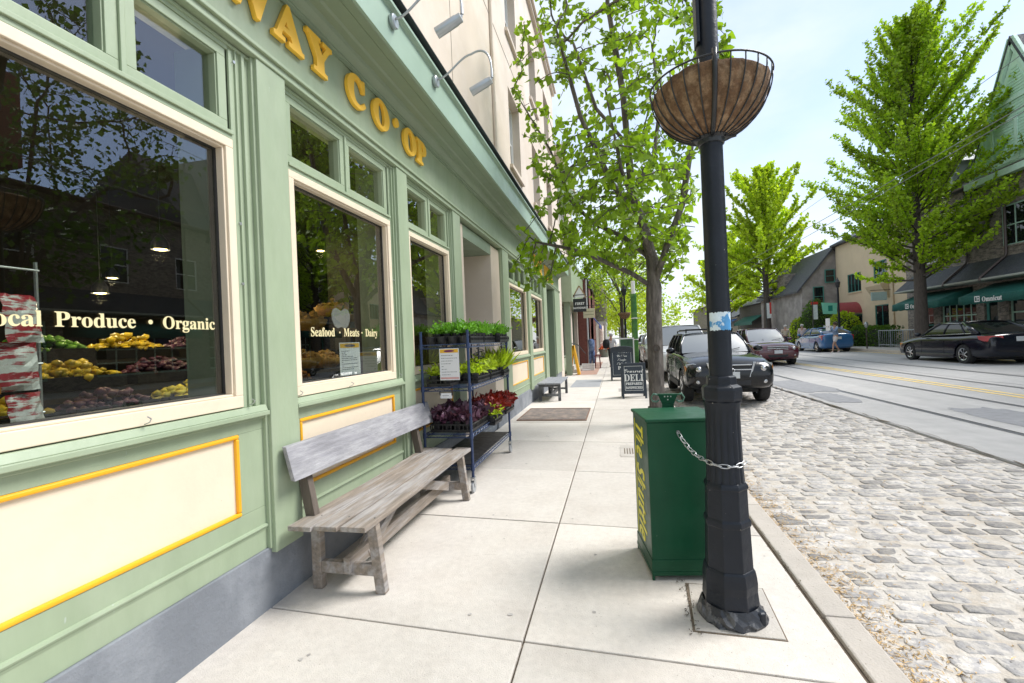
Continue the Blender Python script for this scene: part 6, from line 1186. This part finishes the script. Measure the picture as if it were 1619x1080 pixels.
tail(t, g, .78, .96, .46)
t, bd, g = car('parked_car', 'bright blue hatchback parked across the street by the hedges', (12.7, 32.7, .12), R(90), PBL, L=4.45, W=1.74, H=1.48, hood=.92, belt=.98, gc=.18, rw=.31, wb=2.7, xw=1.05, xr0=.25, xr1=-.9, xe=-2.0, kind='hatch', rear_deck=1.10, grille='bars')
tail(t, g, .72, 1.02, .62)
car('parked_car', 'white high roofed van parked directly behind the black off-road car', (2.45, 19.6, -.085), R(-90), PW, L=5.2, W=1.95, H=2.0, hood=1.18, belt=1.22, gc=.28, rw=.37, wb=3.1, xw=1.15, xr0=.65, xr1=-2.4, xe=-2.5, kind='van', grille='suv')
car('parked_car', 'silver pickup parked fourth in the kerbside row, left of the near tree trunk', (2.30, 26.2, -.085), R(-90), PS, L=5.3, W=1.9, H=1.75, hood=1.12, belt=1.16, gc=.30, rw=.38, wb=3.3, xw=.85, xr0=.35, xr1=-.75, xe=-.95, kind='pickup', grille='suv')
car('parked_car', 'distant dark car parked at the kerb beyond the silver pickup', (2.4, 33.0, -.085), R(-90), PB, L=4.6, grille='suv'); car('parked_car', 'distant white car parked at the kerb, last of the near row', (2.4, 39.5, -.085), R(-90), PW, L=4.5, H=1.5, grille='bars')
car('parked_car', 'distant red car parked across the street past the blue hatchback', (12.9, 50.5, .13), R(90), mat('paint_red', (.35, .015, .02), .25, coat=1), L=4.5, H=1.5, grille=None)

# ================================================================== trees
def ell(n, c, r, f=None, shell=.0):
    P = []
    while len(P) < n:
        q = rng.uniform(-1, 1, 3); d = (q ** 2).sum()
        if d < 1 and d > shell:
            p = np.array(c) + q * np.array(r)
            if f is None or f(p): P.append(p)
    return P
# near street tree
TB = (.66, 8.45, 0)
k9 = 8.45 / 9.2
def P9(x, z, dy=0): return (x * k9, 8.45 + dy, 1.55 + (z - 1.55) * k9)
limbs = [(-1, [TB, (.665, 8.45, 1.0), (.67, 8.46, 1.9), P9(.75, 2.46), P9(.74, 3.0), P9(.60, 3.7, .1), P9(.43, 4.38, .15), P9(.38, 5.3, .1), P9(.33, 6.23), P9(.11, 8.11, .1)]),
    (0, [P9(.75, 2.46), P9(.35, 2.75, -.1), P9(-.25, 3.05, -.25), P9(-.77, 3.26, -.4), P9(-1.40, 3.42, -.5), P9(-1.62, 3.62, -.55)]),
    (0, [P9(.74, 3.0), P9(.22, 3.54, .2), P9(-.35, 3.9, .35), P9(-.80, 4.45, .5), P9(-1.2, 5.6, .5), P9(-1.9, 6.9, .4)]),
    (0, [P9(.75, 2.46), P9(.96, 3.11, -.2), P9(1.28, 3.92, -.3), P9(1.45, 4.85, -.3), P9(1.7, 6.2, -.2), P9(1.8, 7.4, 0)]),
    (0, [P9(.60, 3.7, .1), P9(.05, 4.4, -.4), P9(-.45, 5.5, -.8), P9(-.8, 7.0, -1.0)]), (0, [P9(.43, 4.38, .15), P9(.9, 5.2, .5), P9(1.1, 6.3, .8), P9(1.0, 7.8, 1.0)]),
    (0, [P9(.74, 3.0), P9(.5, 3.6, -.7), P9(.2, 4.3, -1.3), P9(.0, 5.4, -1.7)]), (0, [P9(.75, 2.46), P9(.9, 3.0, .6), P9(.7, 3.8, 1.2), P9(.4, 5.0, 1.7)]), (0, [P9(.38, 5.3, .1), P9(-.2, 6.2, .3), P9(-.6, 7.6, .3)]), (0, [P9(.75, 2.46), P9(.99, 2.62, -.05), P9(1.16, 2.95, -.1)])]
A = ell(780, P9(.15, 3.95), (2.0, 2.0, 1.2), lambda p: p[2] > 2.75 and -1.05 < p[0] < 1.45) + ell(300, P9(.15, 6.2), (2.05, 1.9, 2.4), lambda p: p[2] > 4.6 or p[0] > -1.1) + ell(60, P9(-1.5, 3.1), (.5, .5, .5)) + ell(70, P9(1.5, 6.6), (.9, .9, 1.6)) + ell(120, P9(.1, 8.2), (1.5, 1.5, 1.2))
tree('street_tree', 'young broadleaf street tree with bright heart shaped leaves behind the lamp post', 'tree', TB, limbs, A, .12, 1.4, .17, LF1, .105, 4, BARK, tip=.0064, expo=2.05, rmax=.185, leaf_r=.0205, shape=HEART, droop=.75, spread=.05, jit=.65, keep=.72)
b = MB(); b.lathe([(.20, 0), (.175, .04), (.160, .14), (.155, .3)], 16); o = b.build('trunk_flare', BARK, bpy.data.objects['street_tree'], smooth=True)
b = MB(); P = [(-.10 + .05 * math.cos(a), -.145 - .01, 1.33 + .06 * math.sin(a)) for a in [2 * math.pi * i / 14 for i in range(14)]]; b.tube([(x + .12, y, z) for x, y, z in P], .014, 6, closed=True); b.build('bark_ring', BARK2, bpy.data.objects['street_tree'], smooth=True)

# ginkgos: straight ascending limbs, leaves in tufts along them
def ginkgo(lab, base, H, zc, Rm, n1, lsize, m, seed, trunk_r=.30, top_bias=1.0, dens=1.0):
    global rng; old = rng; rng = np.random.default_rng(seed); r_ = random.Random(seed)
    t = thing('ginkgo_tree', lab, 'tree', base, 0, 'ginkgo trees across the street'); tr = MB(); tr.tube([(0, 0, 0), (0, 0, .3), (.02, 0, zc), (-.05, .05, H * .55), (.05, 0, H * .78), (0, 0, H * .93)], [trunk_r * 1.35, trunk_r, trunk_r * .8, trunk_r * .5, trunk_r * .25, .02], 12)
    P = []; D = []; T = []
    for i in range(n1):
        u = (i + r_.random()) / n1; z = zc + (H * .93 - zc) * u ** .92; prof = (min(1, .72 + u * 1.6) * (1 - u ** 2.6) ** .85 + .05) * r_.uniform(.45, 1.15)
        ln = Rm * prof * 1.12; az = i * 2.4 + r_.uniform(-.4, .4); el = R(12 + 48 * u + r_.uniform(-14, 18)); d = Vector((math.cos(az) * math.cos(el), math.sin(az) * math.cos(el), math.sin(el))); pts = []
        s0 = Vector((0, 0, z - .0)); n = 9; p = s0.copy(); dd = d.copy()
        for j in range(n + 1): pts.append(p.copy()); dd = (dd + Vector((r_.uniform(-.07, .07), r_.uniform(-.07, .07), .035 + r_.uniform(-.05, .05)))).normalized(); p = p + dd * ln / n
        tr.tube(pts, [max(.006, trunk_r * .20 * (1 - j / (n + .5)) * (1 - .6 * u)) for j in range(n + 1)], 5); tone = r_.uniform(.25, .8)
        subs = [(pts, 0.22)]
        for j in range(2, n + 1):
            for q_ in range(2):
                if r_.random() < .85 * dens:
                    sd_ = (dd * .9 + Vector(tuple(rng.normal(0, .45, 3))) + Vector((0, 0, .3))).normalized(); l2 = ln * r_.uniform(.10, .24) * (1.15 - j / (n + 3)); a_ = pts[j]; subs.append(([a_, a_ + sd_ * l2 * .5, a_ + sd_ * l2 + Vector((0, 0, .06))], 0)); tr.tube([a_, a_ + sd_ * l2], .008, 3)
        for pp, st in subs:
            L_ = sum((pp[k + 1] - pp[k]).length for k in range(len(pp) - 1)); nn = max(2, int(L_ / (.13 / dens)))
            for k in range(nn):
                v = st + (1 - st) * (k + .5) / nn; f = v * (len(pp) - 1); a_ = int(min(f, len(pp) - 2)); c = pp[a_].lerp(pp[a_ + 1], f - a_); dr = (pp[a_ + 1] - pp[a_]).normalized()
                for _ in range(4): P.append(tuple(c + Vector(tuple(rng.normal(0, .045, 3))))); D.append(tuple(dr * .35 + Vector(tuple(rng.normal(0, .5, 3))) + Vector((0, 0, .1)))); T.append(tone + r_.uniform(-.15, .15))
    tr.build('trunk', BARK2, t, smooth=True); P = np.array(P); leaves('crown', P, np.array(D), lsize, m, t, jit=.25, quad=True, fold=.15, tone=np.array(T)); rng = old; return t
ginkgo('tall layered bright green ginkgo standing behind the black saloon', (14.5, 26.2, Z0), 17.0, 3.3, 4.4, 200, .15, mat('leaf_ginkgo', (.33, .47, .026), .55, .15, 2, tone=.42, trans=.48), 5, .29, dens=1.2)
ginkgo('lime green ginkgo further up the street between the lamp post and the grey house', (14.4, 49.0, Z0), 17.5, 4.2, 5.4, 120, .30, LF2, 8, .36, dens=.8)
ginkgo('yellow green ginkgo behind the others, its trunk left of the far shop', (13.9, 62, Z0), 13.5, 3.5, 5.2, 80, .38, LF2, 9, .3, dens=.6)
# broad trees, generic
def broad(name, lab, base, H, c0, rad, n, D, lsize, per, m, tr, bm_=BARK2, leaf_r=.03, seed=3, keep=1, group=None, lean=(0, 0), forks=5, quad=True, spread=.12, expo=2.2, shell=0):
    global rng; old = rng; rng = np.random.default_rng(seed); r_ = random.Random(seed); B0 = Vector(base); zc = c0; L0 = [(-1, [tuple(B0), tuple(B0 + Vector((lean[0] * .4, lean[1] * .4, zc * .6))), tuple(B0 + Vector((lean[0], lean[1], zc)))])]; F0 = B0 + Vector((lean[0], lean[1], zc)); 
    for i in range(forks):
        a = 2 * math.pi * i / forks + r_.uniform(-.4, .4); sp = rad * .42; h = (H - zc) * .45; p1 = F0 + Vector((math.cos(a) * sp * .5, math.sin(a) * sp * .5, h * .5)); p2 = F0 + Vector((math.cos(a) * sp * 1.3, math.sin(a) * sp * 1.3, h * r_.uniform(.7, 1.2))); L0.append((0, [tuple(F0), tuple(p1), tuple(p2)]))
    A = ell(n, tuple(B0 + Vector((lean[0], lean[1], (zc * .85 + H) / 2))), (rad, rad, (H - zc * .85) / 2), shell=shell)
    o = tree(name, lab, 'tree', base, L0, A, D, D * 9, D * 1.7, m, lsize, per, bm_, tip=.012, expo=expo, rmax=tr, leaf_r=leaf_r, group=group, quad=quad, spread=spread, droop=.1, keep=keep); rng = old; return o
# big old tree across the street, out of frame at the right: overhangs the top right corner and mirrors in the shop windows
broad('broad_tree', 'large dark limbed tree across the street, mirrored in the shop windows and overhanging the top right corner', (15.4, 11.6, Z0), 15.0, 3.6, 5.3, 560, .42, .22, 8, LF3, .42, BARK2, .040, 4, forks=6, spread=.22)
broad('broad_tree', 'dark green tree behind the stone shop roof', (14.9, 5.0, Z0), 13, 3.4, 5.0, 420, .42, .24, 8, LF3, .38, BARK2, .040, 14, forks=5, spread=.25)
bpy.data.objects['broad_tree']['label'] = 'large dark limbed tree across the street whose twigs overhang the top right corner'
# trees along the left kerb and beyond
broad('kerb_tree', 'big old kerb tree with a thick dark trunk behind the chalkboards', (.42, 28.5, 0), 9.5, 4.0, 3.6, 420, .32, .17, 7, LF1, .27, BARK2, .03, 6, group='trees along the left kerb', spread=.18)
broad('kerb_tree', 'second leafy tree further up the left kerb', (.5, 41, 0), 10, 3.2, 4.2, 320, .42, .26, 7, LF2, .28, BARK2, .04, 7, group='trees along the left kerb', spread=.25)
broad('kerb_tree', 'third and most distant tree of the left kerb row', (.5, 58, 0), 11, 3.0, 5.0, 260, .6, .36, 7, LF2, .30, BARK2, .05, 8, group='trees along the left kerb', spread=.35)
broad('distant_tree', 'lime green tree seen behind the near trunk above the parked cars', (7.0, 96, -.3), 11, 2.0, 7.5, 300, .8, .50, 8, LF2, .4, BARK2, .07, 9, group='distant trees closing the street', spread=.5)
broad('distant_tree', 'bushy yellow green tree left of the distant pale roof', (1.8, 92, -.3), 10, 2.0, 6.5, 300, .8, .50, 8, LF2, .4, BARK2, .07, 10, group='distant trees closing the street', spread=.5)
broad('distant_tree', 'tall pale green tree at the far left end of the street', (-4, 110, -.3), 15, 2.0, 8.5, 300, .9, .55, 8, LF2, .4, BARK2, .07, 12, group='distant trees closing the street', spread=.5)
broad('distant_tree', 'dark leafy tree standing over the roofs beyond the ginkgos', (19, 84, -.3), 15, 2.0, 8, 260, .9, .6, 8, LF2, .4, BARK2, .07, 13, group='distant trees closing the street', spread=.5)
# overhead wires
for i, (x0, z0, x1, z1, y0, y1, sag, lb) in enumerate(((13.2, 10.4, 13.2, 10.4, 10, 95, .7, 'thin overhead wire, the uppermost one at the right'), (9.6, 6.6, 9.3, 6.9, 8, 90, .7, 'thin overhead wire crossing in front of the tall ginkgo'), (9.0, 6.3, 6.6, 6.6, 8, 90, .5, 'thin overhead wire, the lowest of the three'))):
    b = MB(); b.tube([(x0 + (x1 - x0) * u, y0 + (y1 - y0) * u, z0 + (z1 - z0) * u - sag * 4 * u * (1 - u)) for u in [j / 24 for j in range(25)]], .011, 5); tag(b.build('overhead_wire', mat('wire_grey', (.18, .2, .2), .6), None), lb, 'wire')
